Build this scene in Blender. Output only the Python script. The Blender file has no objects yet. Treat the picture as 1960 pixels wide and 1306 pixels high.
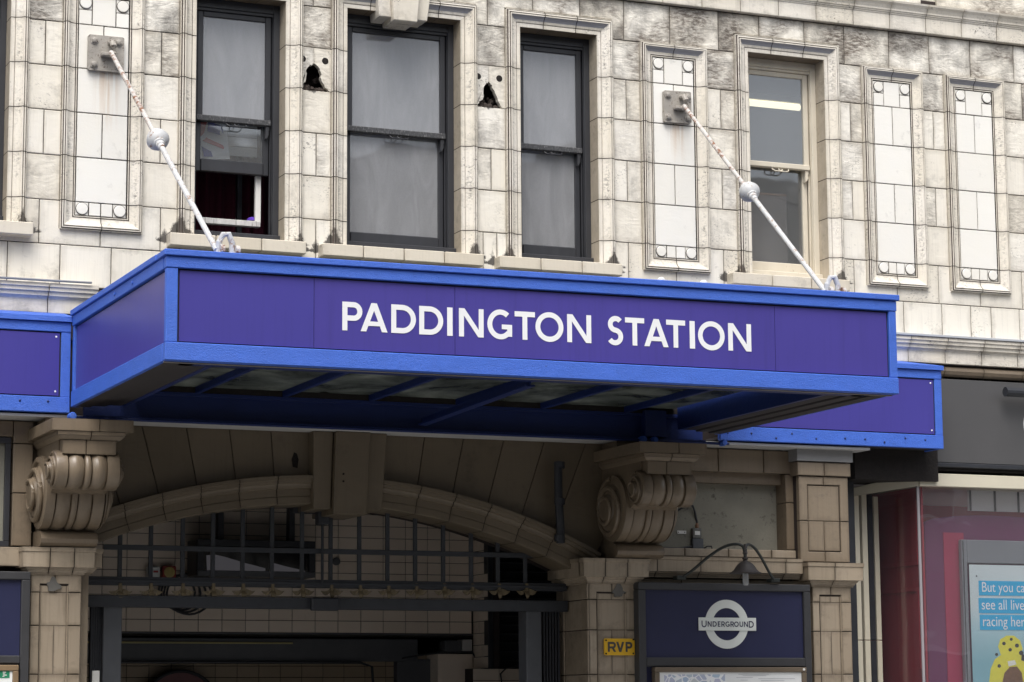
import bpy, bmesh, math, random
from mathutils import Vector, Matrix
from mathutils.geometry import tessellate_polygon
random.seed(7)
SC = bpy.context.scene
COL = SC.collection
R = math.radians

# ------------------------------------------------------------------ camera
CAM = Vector((0.0, -19.5, 1.6))
FPX, PW, PH = 4771.857, 1960.0, 1306.0
_y, _p, _r = R(23.08415), R(8.57175), R(-0.40941)
_fw = Vector((math.sin(_y)*math.cos(_p), math.cos(_y)*math.cos(_p), math.sin(_p)))
_r0 = Vector((math.cos(_y), -math.sin(_y), 0))
_u0 = _r0.cross(_fw)
_rt = _r0*math.cos(_r) + _u0*math.sin(_r)
_up = _u0*math.cos(_r) - _r0*math.sin(_r)
cd = bpy.data.cameras.new('camera')
cd.sensor_width = 36.0
cd.lens = FPX/PW*36.0
cd.clip_start, cd.clip_end = 0.1, 1000
cam = bpy.data.objects.new('camera', cd)
COL.objects.link(cam)
cam.matrix_world = Matrix(((_rt.x, _up.x, -_fw.x, CAM.x), (_rt.y, _up.y, -_fw.y, CAM.y),
                           (_rt.z, _up.z, -_fw.z, CAM.z), (0, 0, 0, 1)))
SC.camera = cam

# ------------------------------------------------------------------ sky, sun, exposure
SUN_EL, SUN_AZ = R(58), R(-28)          # azimuth measured from straight in front of the facade (-Y) towards -X
w = bpy.data.worlds.new('World'); SC.world = w
w.use_nodes = True
nt = w.node_tree; nt.nodes.clear()
sky = nt.nodes.new('ShaderNodeTexSky'); sky.sky_type = 'NISHITA'
sky.sun_disc = False
sky.sun_elevation = SUN_EL
sky.sun_rotation = R(180) - SUN_AZ
sky.air_density, sky.dust_density, sky.ozone_density = 1.0, 4.0, 1.0
hs = nt.nodes.new('ShaderNodeHueSaturation'); hs.inputs['Saturation'].default_value = 0.35
bg = nt.nodes.new('ShaderNodeBackground'); bg.inputs['Strength'].default_value = 0.13
wo = nt.nodes.new('ShaderNodeOutputWorld')
nt.links.new(sky.outputs[0], hs.inputs['Color']); nt.links.new(hs.outputs[0], bg.inputs['Color'])
nt.links.new(bg.outputs[0], wo.inputs['Surface'])
sl = bpy.data.lights.new('sun', 'SUN'); sl.energy = 1.3; sl.angle = R(40); sl.color = (1.0, 0.97, 0.93)
sun = bpy.data.objects.new('sun', sl); COL.objects.link(sun)
_sd = Vector((math.sin(SUN_AZ)*math.cos(SUN_EL), -math.cos(SUN_AZ)*math.cos(SUN_EL), math.sin(SUN_EL)))
sun.rotation_euler = _sd.to_track_quat('Z', 'Y').to_euler()
SC.view_settings.view_transform = 'Standard'
SC.view_settings.look = 'None'
SC.view_settings.exposure = 0.85
SC.view_settings.gamma = 1.0
SC.view_settings.use_curve_mapping = False

# ------------------------------------------------------------------ helpers
def P(u, v, Y):                     # photo measurement on the plane Y -> place in metres
    d = _fw + _rt*((u-PW/2)/FPX) - _up*((v-PH/2)/FPX)
    return CAM + d*((Y-CAM.y)/d.y)
def X(u, v, Y=0.0): return P(u, v, Y).x
def Z(u, v, Y=0.0): return P(u, v, Y).z

WL = {}                             # world place of every object
def link(o, parent=None, loc=(0, 0, 0)):
    COL.objects.link(o)
    loc = Vector(loc); WL[o] = loc
    if parent is not None:
        o.parent = parent; o.location = loc - WL[parent]
    else:
        o.location = loc
    return o
def thing(name, label, cat, loc, group=None):
    o = bpy.data.objects.new(name, None); o.empty_display_size = 0.2
    link(o, None, loc); return tag(o, label, cat, group)
def tag(o, label, cat, group=None):
    o['label'] = label; o['category'] = cat
    if group: o['group'] = group
    return o
def mesh_obj(name, bm, mat, parent=None, smooth=False, label=None, keep=False, props=None):
    bmesh.ops.recalc_face_normals(bm, faces=bm.faces) if not keep else None
    vs = [v.co for v in bm.verts]
    lo = Vector([min(c[i] for c in vs) for i in range(3)]); hi = Vector([max(c[i] for c in vs) for i in range(3)])
    c = (lo+hi)/2
    for v in bm.verts: v.co -= c
    me = bpy.data.meshes.new(name); bm.to_mesh(me); bm.free()
    mats = mat if isinstance(mat, (list, tuple)) else [mat]
    for m in mats: me.materials.append(m)
    if smooth:
        for p in me.polygons: p.use_smooth = True
        try: me.set_sharp_from_angle(angle=R(35))
        except Exception: pass
    o = bpy.data.objects.new(name, me)
    link(o, parent, c)
    if label: o['label'] = label
    for k, x in (props or {}).items(): o[k] = x
    return o
def copy_part(o, parent, loc, props=None):
    c = o.copy(); link(c, parent, loc)
    for k, x in (props or {}).items(): c[k] = x
    return c

class MB:
    """collects simple shapes into one mesh"""
    def __init__(s): s.bm = bmesh.new(); s.mi = 0
    def face(s, pts):
        f = s.bm.faces.new([s.bm.verts.new(p) for p in pts]); f.material_index = s.mi; return f
    def box(s, x0, x1, y0, y1, z0, z1, bev=0.0):
        b = bmesh.new()
        bmesh.ops.create_cube(b, size=1.0)
        for v in b.verts:
            v.co = Vector((x0+(v.co.x+.5)*(x1-x0), y0+(v.co.y+.5)*(y1-y0), z0+(v.co.z+.5)*(z1-z0)))
        if bev: bmesh.ops.bevel(b, geom=b.edges[:], offset=bev, segments=1, affect='EDGES')
        s.merge(b); return s
    def merge(s, b):
        m = {v: s.bm.verts.new(v.co) for v in b.verts}
        for f in b.faces:
            try:
                g = s.bm.faces.new([m[v] for v in f.verts]); g.material_index = s.mi
            except ValueError: pass
        b.free()
    def loft(s, A, B, close=False, caps=False):
        """quads between two equal point lists"""
        va = [s.bm.verts.new(p) for p in A]; vb = [s.bm.verts.new(p) for p in B]
        n = len(A)
        for i in range(n if close else n-1):
            j = (i+1) % n
            f = s.bm.faces.new((va[i], va[j], vb[j], vb[i])); f.material_index = s.mi
        if caps:
            for L in (va, vb[::-1]):
                f = s.bm.faces.new(L); f.material_index = s.mi
        return s
    def sections(s, secs, close=False, caps=False):
        rows = [[s.bm.verts.new(p) for p in q] for q in secs]
        n = len(rows[0])
        for a, b in zip(rows, rows[1:]):
            for i in range(n if close else n-1):
                j = (i+1) % n
                f = s.bm.faces.new((a[i], a[j], b[j], b[i])); f.material_index = s.mi
        if caps:
            for L in (rows[0], rows[-1][::-1]):
                f = s.bm.faces.new(L); f.material_index = s.mi
        return s
    def prism(s, poly, axis, a, b):
        """2-d polygon extruded along an axis; coords of the other two axes in order"""
        def m(p, t):
            return {'x': (t, p[0], p[1]), 'y': (p[0], t, p[1]), 'z': (p[0], p[1], t)}[axis]
        s.loft([m(p, a) for p in poly], [m(p, b) for p in poly], close=True, caps=True); return s
    def bar(s, p, q, wx, wz=None, up=Vector((0, 0, 1))):
        p, q = Vector(p), Vector(q); wz = wz or wx
        d = (q-p).normalized(); sx = d.cross(up)
        if sx.length < 1e-4: sx = Vector((1, 0, 0))
        sx.normalize(); sz = sx.cross(d)
        o = [sx*wx/2+sz*wz/2, -sx*wx/2+sz*wz/2, -sx*wx/2-sz*wz/2, sx*wx/2-sz*wz/2]
        s.loft([p+k for k in o], [q+k for k in o], close=True, caps=True); return s
    def tube(s, pts, r, n=8, caps=True):
        pts = [Vector(p) for p in pts]; rs = r if isinstance(r, (list, tuple)) else [r]*len(pts)
        secs = []; ref = Vector((0.13, 0.21, 0.97))
        for i, p in enumerate(pts):
            d = (pts[min(i+1, len(pts)-1)] - pts[max(i-1, 0)]).normalized()
            a = d.cross(ref)
            if a.length < 1e-3: a = d.cross(Vector((1, 0, 0)))
            a.normalize(); b = d.cross(a)
            secs.append([p + (a*math.cos(t)+b*math.sin(t))*rs[i] for t in [2*math.pi*k/n for k in range(n)]])
        s.sections(secs, close=True, caps=caps); return s
    def lathe(s, c, axis, prof, n=16):
        """prof = (distance along axis, radius)"""
        c = Vector(c); d = Vector(axis).normalized()
        a = d.cross(Vector((0.3, 0.2, 0.9))); a.normalize(); b = d.cross(a)
        secs = [[c + d*t + (a*math.cos(k*2*math.pi/n)+b*math.sin(k*2*math.pi/n))*max(r, 1e-4) for k in range(n)] for t, r in prof]
        s.sections(secs, close=True, caps=True); return s
    def build(s, name, mat, parent=None, **k): return mesh_obj(name, s.bm, mat, parent, **k)

def inset(poly, d):
    n = len(poly); out = []
    area = sum(poly[i][0]*poly[(i+1) % n][1]-poly[(i+1) % n][0]*poly[i][1] for i in range(n))
    sg = 1 if area > 0 else -1
    for i in range(n):
        p0, p1, p2 = Vector(poly[i-1]), Vector(poly[i]), Vector(poly[(i+1) % n])
        a = (p1-p0).normalized(); b = (p2-p1).normalized()
        na = Vector((-a.y, a.x))*sg; nb = Vector((-b.y, b.x))*sg
        k = 1 + na.dot(nb)
        m = (na+nb)/max(k, 0.35)
        out.append(p1+m*d)
    return out
GAP = 0.007
def stone(name, poly, yf, parent, mat, depth=0.05, bev=0.005, gap=None, props=None, axis='y', rev=1):
    """one stone: outline in (x,z) on the plane yf, joint gap taken off all round, chamfered face"""
    g = GAP/2 if gap is None else gap
    yf = yf + random.uniform(-0.0015, 0.0015)
    q = inset(poly, g); f = inset(q, bev)
    def m(p, y): return Vector((p[0], y, p[1])) if axis == 'y' else Vector((y, p[0], p[1]))
    b = MB(); n = len(q)
    F = [b.bm.verts.new(m(p, yf)) for p in f]
    O = [b.bm.verts.new(m(p, yf+bev*0.8*rev)) for p in q]
    K = [b.bm.verts.new(m(p, yf+depth*rev)) for p in q]
    b.bm.faces.new(F)
    for i in range(n):
        j = (i+1) % n
        b.bm.faces.new((F[i], F[j], O[j], O[i])); b.bm.faces.new((O[i], O[j], K[j], K[i]))
    pr = {'soot': random.uniform(0, 1)}
    pr.update(props or {})
    return b.build(name, mat, parent, props=pr)
def rect(x0, x1, z0, z1): return [(x0, z0), (x1, z0), (x1, z1), (x0, z1)]

# ------------------------------------------------------------------ materials
def new_mat(name):
    m = bpy.data.materials.new(name); m.use_nodes = True
    nt = m.node_tree
    return m, nt, nt.nodes['Principled BSDF']
def nd(nt, t, **k):
    n = nt.nodes.new(t)
    for a, x in k.items():
        if hasattr(n, a): setattr(n, a, x)
        else: n.inputs[a].default_value = x
    return n
def ramp(nt, src, stops):
    r = nt.nodes.new('ShaderNodeValToRGB'); cr = r.color_ramp
    while len(cr.elements) < len(stops): cr.elements.new(0.5)
    for e, (p, c) in zip(cr.elements, stops):
        e.position = p; e.color = c if len(c) == 4 else (*c, 1)
    nt.links.new(src, r.inputs[0]); return r.outputs[0]
def g(v): return (v, v, v, 1)
def mixc(nt, fac, a, b, mode='MIX'):
    n = nt.nodes.new('ShaderNodeMix'); n.data_type = 'RGBA'; n.blend_type = mode
    for sock, val in ((n.inputs[0], fac), (n.inputs[6], a), (n.inputs[7], b)):
        if isinstance(val, bpy.types.NodeSocket): nt.links.new(val, sock)
        elif isinstance(val, (tuple, list)): sock.default_value = val if len(val) == 4 else (*val, 1)
        else: sock.default_value = val
    return n.outputs[2]
def math_(nt, op, a, b=0.0, clamp=False):
    n = nt.nodes.new('ShaderNodeMath'); n.operation = op; n.use_clamp = clamp
    for i, val in enumerate((a, b)):
        if isinstance(val, bpy.types.NodeSocket): nt.links.new(val, n.inputs[i])
        else: n.inputs[i].default_value = val
    return n.outputs[0]
def pos(nt, scale=(1, 1, 1), off=(0, 0, 0)):
    gm = nt.nodes.new('ShaderNodeNewGeometry'); mp = nt.nodes.new('ShaderNodeMapping')
    mp.inputs['Scale'].default_value = scale; mp.inputs['Location'].default_value = off
    nt.links.new(gm.outputs['Position'], mp.inputs[0]); return mp.outputs[0]
def noise(nt, vec, scale, detail=4, rough=0.55, dist=0.0):
    n = nt.nodes.new('ShaderNodeTexNoise'); n.inputs['Scale'].default_value = scale
    n.inputs['Detail'].default_value = detail; n.inputs['Roughness'].default_value = rough
    n.inputs['Distortion'].default_value = dist
    nt.links.new(vec, n.inputs['Vector']); return n.outputs[0]
def attr(nt, name):
    a = nt.nodes.new('ShaderNodeAttribute'); a.attribute_type = 'OBJECT'; a.attribute_name = name
    return a.outputs['Fac']
def bump(nt, bsdf, h, strength, dist=0.01):
    b = nt.nodes.new('ShaderNodeBump'); b.inputs['Strength'].default_value = strength; b.inputs['Distance'].default_value = dist
    nt.links.new(h, b.inputs['Height']); nt.links.new(b.outputs[0], bsdf.inputs['Normal'])

SPOTS, RUST = [], []                # places of soot fans and rust runs on the wall, filled below

def faience(name, ca, cb, sootcol, amount, rough=0.32, spots=False, band=False, speck=1.0):
    """glazed architectural tile: cream body, soot in its own patches, specks and runs"""
    m, nt, bs = new_mat(name)
    rnd = attr(nt, 'soot'); rg = attr(nt, 'rough')
    p1 = pos(nt)
    base = mixc(nt, rnd, ca, cb)
    oi = nt.nodes.new('ShaderNodeObjectInfo')
    wob = math_(nt, 'MULTIPLY', oi.outputs['Random'], 40.0)
    add = nt.nodes.new('ShaderNodeVectorMath'); add.operation = 'ADD'
    nt.links.new(p1, add.inputs[0])
    cmb = nt.nodes.new('ShaderNodeCombineXYZ'); nt.links.new(wob, cmb.inputs[1]); nt.links.new(cmb.outputs[0], add.inputs[1])
    pb = add.outputs[0]                                   # every stone its own piece of the pattern
    n0 = noise(nt, pb, 5.0, 3)
    base = mixc(nt, math_(nt, 'MULTIPLY', n0, 0.35), base, (cb[0]*1.05, cb[1]*1.0, cb[2]*0.88))
    # thin vertical runs
    st = nt.nodes.new('ShaderNodeMapping'); st.inputs['Scale'].default_value = (55, 55, 2.2); nt.links.new(pb, st.inputs[0])
    runs = ramp(nt, noise(nt, st.outputs[0], 1.0, 3), [(0.5, g(0)), (0.78, g(1))])
    base = mixc(nt, math_(nt, 'MULTIPLY', runs, 0.22*min(amount, 1.5)), base, [c*0.55 for c in ca])
    # big sooty clouds, different for every stone, stronger on the rough-faced courses
    cl = noise(nt, pb, 3.3, 8, 0.70, 0.15)
    thr = math_(nt, 'SUBTRACT', 0.610, math_(nt, 'ADD', math_(nt, 'MULTIPLY', rg, 0.13), 0.035*amount))
    c1 = math_(nt, 'MULTIPLY', math_(nt, 'SUBTRACT', cl, thr), 4.0, True)
    # specks
    sp = noise(nt, pos(nt, (34, 34, 58)), 1.0, 7, 0.74, 0.5)
    spm = noise(nt, pb, 4.2, 3, 0.6)
    clus = ramp(nt, math_(nt, 'ADD', spm, math_(nt, 'MULTIPLY', math_(nt, 'SUBTRACT', oi.outputs['Random'], 0.5), 0.22)), [(0.585-0.035*amount, g(0)), (0.72-0.035*amount, g(1))])
    s1 = math_(nt, 'MULTIPLY', math_(nt, 'MULTIPLY', math_(nt, 'SUBTRACT', sp, 0.545), 13.0, True), math_(nt, 'MULTIPLY', clus, speck))
    if band:
        sb = nt.nodes.new('ShaderNodeSeparateXYZ'); nt.links.new(p1, sb.inputs[0])
        by = math_(nt, 'SUBTRACT', 1.0, math_(nt, 'DIVIDE', math_(nt, 'ABSOLUTE', math_(nt, 'ADD', sb.outputs[1], 0.022)), 0.026), True)
        lng = noise(nt, pos(nt, (3, 3, 2.2)), 1.0, 4, 0.7)
        bb = math_(nt, 'MULTIPLY', math_(nt, 'MULTIPLY', math_(nt, 'SUBTRACT', sp, 0.47), 9.0, True), math_(nt, 'MULTIPLY', by, ramp(nt, lng, [(0.42, g(0)), (0.62, g(1))])))
        s1 = math_(nt, 'MAXIMUM', s1, bb)
    # worn, dirty rims of the stones
    tc = nt.nodes.new('ShaderNodeTexCoord'); sx = nt.nodes.new('ShaderNodeSeparateXYZ')
    nt.links.new(tc.outputs['Generated'], sx.inputs[0])
    ex = math_(nt, 'ABSOLUTE', math_(nt, 'SUBTRACT', sx.outputs[0], 0.5))
    ez = math_(nt, 'ABSOLUTE', math_(nt, 'SUBTRACT', sx.outputs[2], 0.5))
    ed = math_(nt, 'MAXIMUM', ex, ez)
    rim = math_(nt, 'MULTIPLY', math_(nt, 'SUBTRACT', math_(nt, 'ADD', ed, math_(nt, 'MULTIPLY', noise(nt, p1, 28.0, 6, 0.7), 0.42)), 0.70), 7.0, True)
    rimw = math_(nt, 'MULTIPLY', rim, ramp(nt, spm, [(0.42, g(0)), (0.62, g(1))]))
    c1 = math_(nt, 'MULTIPLY', c1, math_(nt, 'ADD', 0.25, math_(nt, 'MULTIPLY', noise(nt, p1, 75.0, 4, 0.7), 0.9)))
    soot = math_(nt, 'MAXIMUM', math_(nt, 'MULTIPLY', c1, 0.95), math_(nt, 'MULTIPLY', s1, 0.80))
    soot = math_(nt, 'MAXIMUM', soot, math_(nt, 'MULTIPLY', rimw, 0.55))
    # brownish grime creeping in from the joints
    soft = math_(nt, 'MULTIPLY', math_(nt, 'SUBTRACT', math_(nt, 'ADD', ed, math_(nt, 'MULTIPLY', noise(nt, pb, 6.5, 5, 0.65), 0.36)), 0.545), 4.2, True)
    grime = math_(nt, 'MULTIPLY', soft, math_(nt, 'ADD', 0.40*max(amount, 0.15), math_(nt, 'MULTIPLY', rg, 0.40)), True)
    base = mixc(nt, grime, base, (ca[0]*0.36, ca[1]*0.33, ca[2]*0.29))
    # grey weathering of the rough-faced stones, in wind-blown bands
    wv = nt.nodes.new('ShaderNodeMapping'); wv.inputs['Scale'].default_value = (2.6, 2.6, 5.5); wv.inputs['Rotation'].default_value = (0, 0.08, 0); nt.links.new(pb, wv.inputs[0])
    gc = ramp(nt, noise(nt, pb, 2.6, 3, 0.5), [(0.44, g(0)), (0.62, g(1))])
    gr = ramp(nt, noise(nt, pos(nt, (16, 16, 46)), 1.0, 7, 0.72, 0.4), [(0.36, g(0.15)), (0.60, g(1))])
    gw = math_(nt, 'MULTIPLY', gc, gr)
    base = mixc(nt, math_(nt, 'MULTIPLY', gw, math_(nt, 'MULTIPLY', rg, 0.95), True), base, (0.135, 0.108, 0.084))
    if spots:
        sxz = nt.nodes.new('ShaderNodeSeparateXYZ'); nt.links.new(p1, sxz.inputs[0])
        fn = noise(nt, p1, 21.0, 7, 0.72)
        fn2 = math_(nt, 'MULTIPLY', math_(nt, 'SUBTRACT', fn, 0.26), 2.5, False)
        for (sxp, szp, r) in SPOTS:
            dx = math_(nt, 'ABSOLUTE', math_(nt, 'SUBTRACT', sxz.outputs[0], sxp))
            zz = math_(nt, 'SUBTRACT', sxz.outputs[2], szp)
            dz = math_(nt, 'MAXIMUM', zz, math_(nt, 'MULTIPLY', zz, -4.0))
            wq = math_(nt, 'SUBTRACT', 1.0, math_(nt, 'DIVIDE', dz, r*3.6), True)
            wz = math_(nt, 'POWER', wq, 2.4)
            d = math_(nt, 'SUBTRACT', math_(nt, 'ADD', math_(nt, 'MULTIPLY', wz, r*1.75), math_(nt, 'MULTIPLY', wq, math_(nt, 'MULTIPLY', math_(nt, 'SUBTRACT', fn, 0.47), 0.22))), dx)
            soot = math_(nt, 'MAXIMUM', soot, math_(nt, 'MULTIPLY', math_(nt, 'MULTIPLY', d, 40.0, True), 0.92))
    col = mixc(nt, soot, base, sootcol)
    if spots:
        for (rx, rz0, rz1, rw) in RUST:
            s2 = nt.nodes.new('ShaderNodeSeparateXYZ'); nt.links.new(p1, s2.inputs[0])
            dx = math_(nt, 'SUBTRACT', 1.0, math_(nt, 'DIVIDE', math_(nt, 'ABSOLUTE', math_(nt, 'SUBTRACT', s2.outputs[0], rx)), rw), True)
            dz = math_(nt, 'MULTIPLY', math_(nt, 'DIVIDE', math_(nt, 'SUBTRACT', s2.outputs[2], rz0), rz1-rz0, True),
                       math_(nt, 'LESS_THAN', s2.outputs[2], rz1))
            k = math_(nt, 'MULTIPLY', math_(nt, 'MULTIPLY', dx, dz), ramp(nt, noise(nt, st.outputs[0], 0.8, 2), [(0.35, g(0)), (0.6, g(1))]))
            col = mixc(nt, math_(nt, 'MULTIPLY', k, 0.75), col, (0.46, 0.26, 0.10))
    nt.links.new(col, bs.inputs['Base Color'])
    rr = math_(nt, 'ADD', rough, math_(nt, 'MULTIPLY', soot, 0.4))
    nt.links.new(rr, bs.inputs['Roughness'])
    hv = math_(nt, 'ADD', math_(nt, 'MULTIPLY', noise(nt, wv.outputs[0], 2.0, 6, 0.62, 1.0), math_(nt, 'ADD', 0.12, math_(nt, 'MULTIPLY', rg, 1.0))),
               math_(nt, 'MULTIPLY', noise(nt, p1, 70.0, 2), 0.03))
    bump(nt, bs, hv, 0.55, 0.03)
    return m

def plain(name, col, rough=0.5, var=0.25, nscale=6.0, spec=0.5, metal=0.0, bmp=0.0, bscale=30.0, dirt=None, dthr=0.62, stretch=(1, 1, 1)):
    m, nt, bs = new_mat(name)
    p1 = pos(nt, stretch)
    n = noise(nt, p1, nscale, 5, 0.6)
    lo = [c*(1-var) for c in col]; hi = [min(1, c*(1+var)) for c in col]
    c = mixc(nt, n, lo, hi)
    if dirt:
        d = math_(nt, 'MULTIPLY', math_(nt, 'SUBTRACT', noise(nt, p1, nscale*4, 7, 0.7), dthr), 9.0, True)
        c = mixc(nt, d, c, dirt)
    nt.links.new(c, bs.inputs['Base Color'])
    bs.inputs['Roughness'].default_value = rough
    bs.inputs['Specular IOR Level'].default_value = spec
    bs.inputs['Metallic'].default_value = metal
    if bmp: bump(nt, bs, noise(nt, p1, bscale, 5, 0.6), bmp, 0.01)
    return m

def glass(name, tint, dirt, dirtcol, rough=0.03, refl=0.16):
    """window glass with a film of dust: clear pane + mirror by fresnel + dusty film"""
    m, nt, bs = new_mat(name); nt.nodes.remove(bs)
    out = nt.nodes['Material Output']
    tr = nd(nt, 'ShaderNodeBsdfTransparent'); tr.inputs['Color'].default_value = (*tint, 1)
    gl = nd(nt, 'ShaderNodeBsdfGlossy'); gl.inputs['Roughness'].default_value = rough
    lw = nd(nt, 'ShaderNodeLayerWeight'); lw.inputs['Blend'].default_value = 0.5
    frf = math_(nt, 'ADD', refl, math_(nt, 'MULTIPLY', math_(nt, 'POWER', lw.outputs['Facing'], 5.0), 0.9))
    df = nd(nt, 'ShaderNodeBsdfDiffuse')
    p1 = pos(nt)
    nn = math_(nt, 'ADD', math_(nt, 'MULTIPLY', noise(nt, pos(nt, (7, 7, 1.6)), 1.0, 5, 0.6, 0.8), 0.7), math_(nt, 'MULTIPLY', noise(nt, p1, 120.0, 2), 0.3))
    cc = mixc(nt, nn, [c*0.75 for c in dirtcol], [c*1.2 for c in dirtcol])
    nt.links.new(cc, df.inputs['Color'])
    m1 = nt.nodes.new('ShaderNodeMixShader'); nt.links.new(frf, m1.inputs[0])
    nt.links.new(tr.outputs[0], m1.inputs[1]); nt.links.new(gl.outputs[0], m1.inputs[2])
    m2 = nt.nodes.new('ShaderNodeMixShader')
    f = math_(nt, 'ADD', dirt*0.7, math_(nt, 'MULTIPLY', nn, dirt*0.6), True)
    nt.links.new(f, m2.inputs[0]); nt.links.new(m1.outputs[0], m2.inputs[1]); nt.links.new(df.outputs[0], m2.inputs[2])
    b = nt.nodes.new('ShaderNodeBump'); b.inputs['Strength'].default_value = 0.35; b.inputs['Distance'].default_value = 0.02
    nt.links.new(noise(nt, p1, 1.7, 1), b.inputs['Height']); nt.links.new(b.outputs[0], gl.inputs['Normal'])
    nt.links.new(m2.outputs[0], out.inputs['Surface'])
    return m
def emit(name, col, s):
    m, nt, bs = new_mat(name)
    bs.inputs['Base Color'].default_value = (*col, 1)
    bs.inputs['Emission Color'].default_value = (*col, 1); bs.inputs['Emission Strength'].default_value = s
    return m
# ------------------------------------------------------------------ measured levels and bays of the wall
T = [7.571, 7.2095, 6.8400, 6.4709, 6.1019, 5.7315, 5.3726, 5.032]       # bed joints, top to bottom
ZTOP = 7.94                                                                # underside of the string course
XMIN, XMAX = 0.8, 15.2
WIN = []                # (x0, x1) of the openings
for (ul, vl, ur, vr) in ((-170, 100, 20, 100), (375, 150, 547, 150), (664.6, 150, 882, 100), (996, 150, 1143, 100), (1433.5, 200, 1577.5, 130)):
    WIN.append((X(ul, vl), X(ur, vr)))
AW = 0.142              # width of the architraves
WZ0 = Z(770, 483); WZ1 = T[0] + 0.022
PAN = []                # blind panels, outer x0, x1
for (ul, vl, ur, vr) in ((118, 200, 274, 200), (1227.5, 300, 1354, 300), (1652.5, 300, 1767, 300), (1810.5, 300, 1923, 300)):
    PAN.append((X(ul, vl), X(ur, vr)))
PZ0 = Z(1295, 520); PZ1 = T[0] - 0.004
SILLS = []
for (ul, ur) in ((-260, 64), (325, 587), (617, 927), (956, 1192), (1402, 1626)):
    SILLS.append((X(ul, 480, -.12), X(ur, 480, -.12)))
SZ0, SZ1 = Z(770, 499, -.12), Z(770, 476, -.12)
for i, (a, b) in enumerate(WIN):
    SPOTS.append((a-AW+0.02, SZ1-0.01, random.uniform(.055, .095))); SPOTS.append((b+AW-0.02, SZ1-0.01, random.uniform(.05, .09)))
    SPOTS.append((SILLS[i][0]-0.015, SZ1-0.05, 0.045)); SPOTS.append((SILLS[i][1]+0.01, SZ1-0.05, 0.04))
RUST += [(4.74, 6.30, 6.87, 0.13), (9.94, 6.45, 6.90, 0.12)]

SPOTS += [(6.51, 6.85, .06), (8.109, 6.85, .06)]
M_wall = faience('cream_faience', (.75, .705, .615), (.82, .79, .725), (.035, .030, .027), 1.0, spots=True)
M_trim = faience('moulded_faience', (.70, .65, .555), (.77, .73, .66), (.04, .033, .028), 1.1, spots=True, band=True)
M_panel = faience('clean_faience', (.76, .74, .69), (.82, .81, .775), (.05, .042, .036), -0.1, spots=True, speck=.0)
M_sill = faience('sill_faience', (.60, .54, .44), (.68, .63, .54), (.05, .04, .03), 0.6, speck=.3)
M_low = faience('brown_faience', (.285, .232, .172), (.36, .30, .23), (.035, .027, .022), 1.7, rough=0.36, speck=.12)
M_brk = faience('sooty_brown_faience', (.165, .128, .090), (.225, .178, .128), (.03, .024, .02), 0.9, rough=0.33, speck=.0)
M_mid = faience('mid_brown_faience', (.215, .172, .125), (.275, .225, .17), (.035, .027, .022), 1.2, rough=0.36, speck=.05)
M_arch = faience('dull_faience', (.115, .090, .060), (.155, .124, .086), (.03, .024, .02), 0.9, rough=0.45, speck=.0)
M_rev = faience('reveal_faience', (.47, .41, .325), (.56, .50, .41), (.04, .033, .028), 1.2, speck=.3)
M_slate = plain('slate_grey_head_cove', (.30, .30, .325), .6, .12, 10, dirt=(.12, .11, .11), dthr=.68)  # used on the head coves only, greyer and darker than the side mouldings
M_groove = plain('grimy_groove', (.10, .075, .062), .8, .5, 14)
M_joint = plain('dark_joint', (.030, .021, .019), 0.9, .4, 20)
M_wood = plain('black_painted_wood', (.030, .031, .036), .42, .35, 12, dirt=(.20, .20, .20), dthr=.80, stretch=(1, 1, .3))
M_woodg = plain('weathered_black_wood', (.045, .046, .05), .6, .5, 16, dirt=(.42, .42, .41), dthr=.56, stretch=(2.5, 1, .5))
M_cream = plain('cream_painted_wood', (.62, .565, .46), .5, .18, 7, dirt=(.30, .22, .14), dthr=.63, stretch=(1, 1, .4))
M_white = plain('white_paint', (.72, .71, .68), .4, .12, 8, dirt=(.35, .28, .2), dthr=.7)
M_iron = plain('painted_iron', (.33, .305, .27), .55, .3, 9, bmp=.4, dirt=(.075, .05, .035), dthr=.56)
M_rod = plain('white_flaking_paint', (.52, .525, .525), .5, .14, 5, bmp=.2, dirt=(.24, .13, .07), dthr=.535)
M_rodr = plain('rusty_paint', (.52, .50, .475), .6, .15, 3.5, bmp=.3, dirt=(.20, .085, .04), dthr=.495)
M_dark = plain('soot_black', (.014, .011, .010), .95, .6, 18, bmp=.8, bscale=40, dirt=(.10, .05, .03), dthr=.66)
M_rub = plain('sooty_rubble', (.045, .034, .028), .95, .5, 20, bmp=.6, dirt=(.14, .07, .035), dthr=.62)
M_room = plain('dim_room_wall', (.10, .10, .105), .9, .2, 2)
M_glass = glass('dusty_window_glass', (.72, .75, .78), .48, (.42, .425, .44))
M_glassc = glass('cleaner_window_glass', (.90, .92, .93), .12, (.40, .41, .42))

# ------------------------------------------------------------------ ground
def sheet(name, x0, x1, y0, y1, z, mat, t=0.2):
    o = MB().box(x0, x1, y0, y1, z-t, z).build(name, mat)
    o['kind'] = 'structure'; return o
M_asph = plain('asphalt', (.055, .055, .057), .85, .3, 3, bmp=.4, bscale=120)
M_pave = plain('paving', (.27, .265, .255), .8, .2, 2, bmp=.2, bscale=60)
sheet('ground', -300, 320, -300, 300, -0.13, M_asph, 1.0)
sheet('road', -120, 140, -17.0, -5.2, -0.12, M_asph, 0.006)
sheet('pavement', -120, 140, -5.2, 9.0, 0.0, M_pave, 0.125)
sheet('opposite_pavement', -120, 140, -22.6, -17.0, 0.0, M_pave, 0.125)

# ------------------------------------------------------------------ station building
B = thing('station_building', 'cream glazed tile station facade with sash windows above an arched brown entrance', 'building', (7.2, 0, 0))

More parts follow.
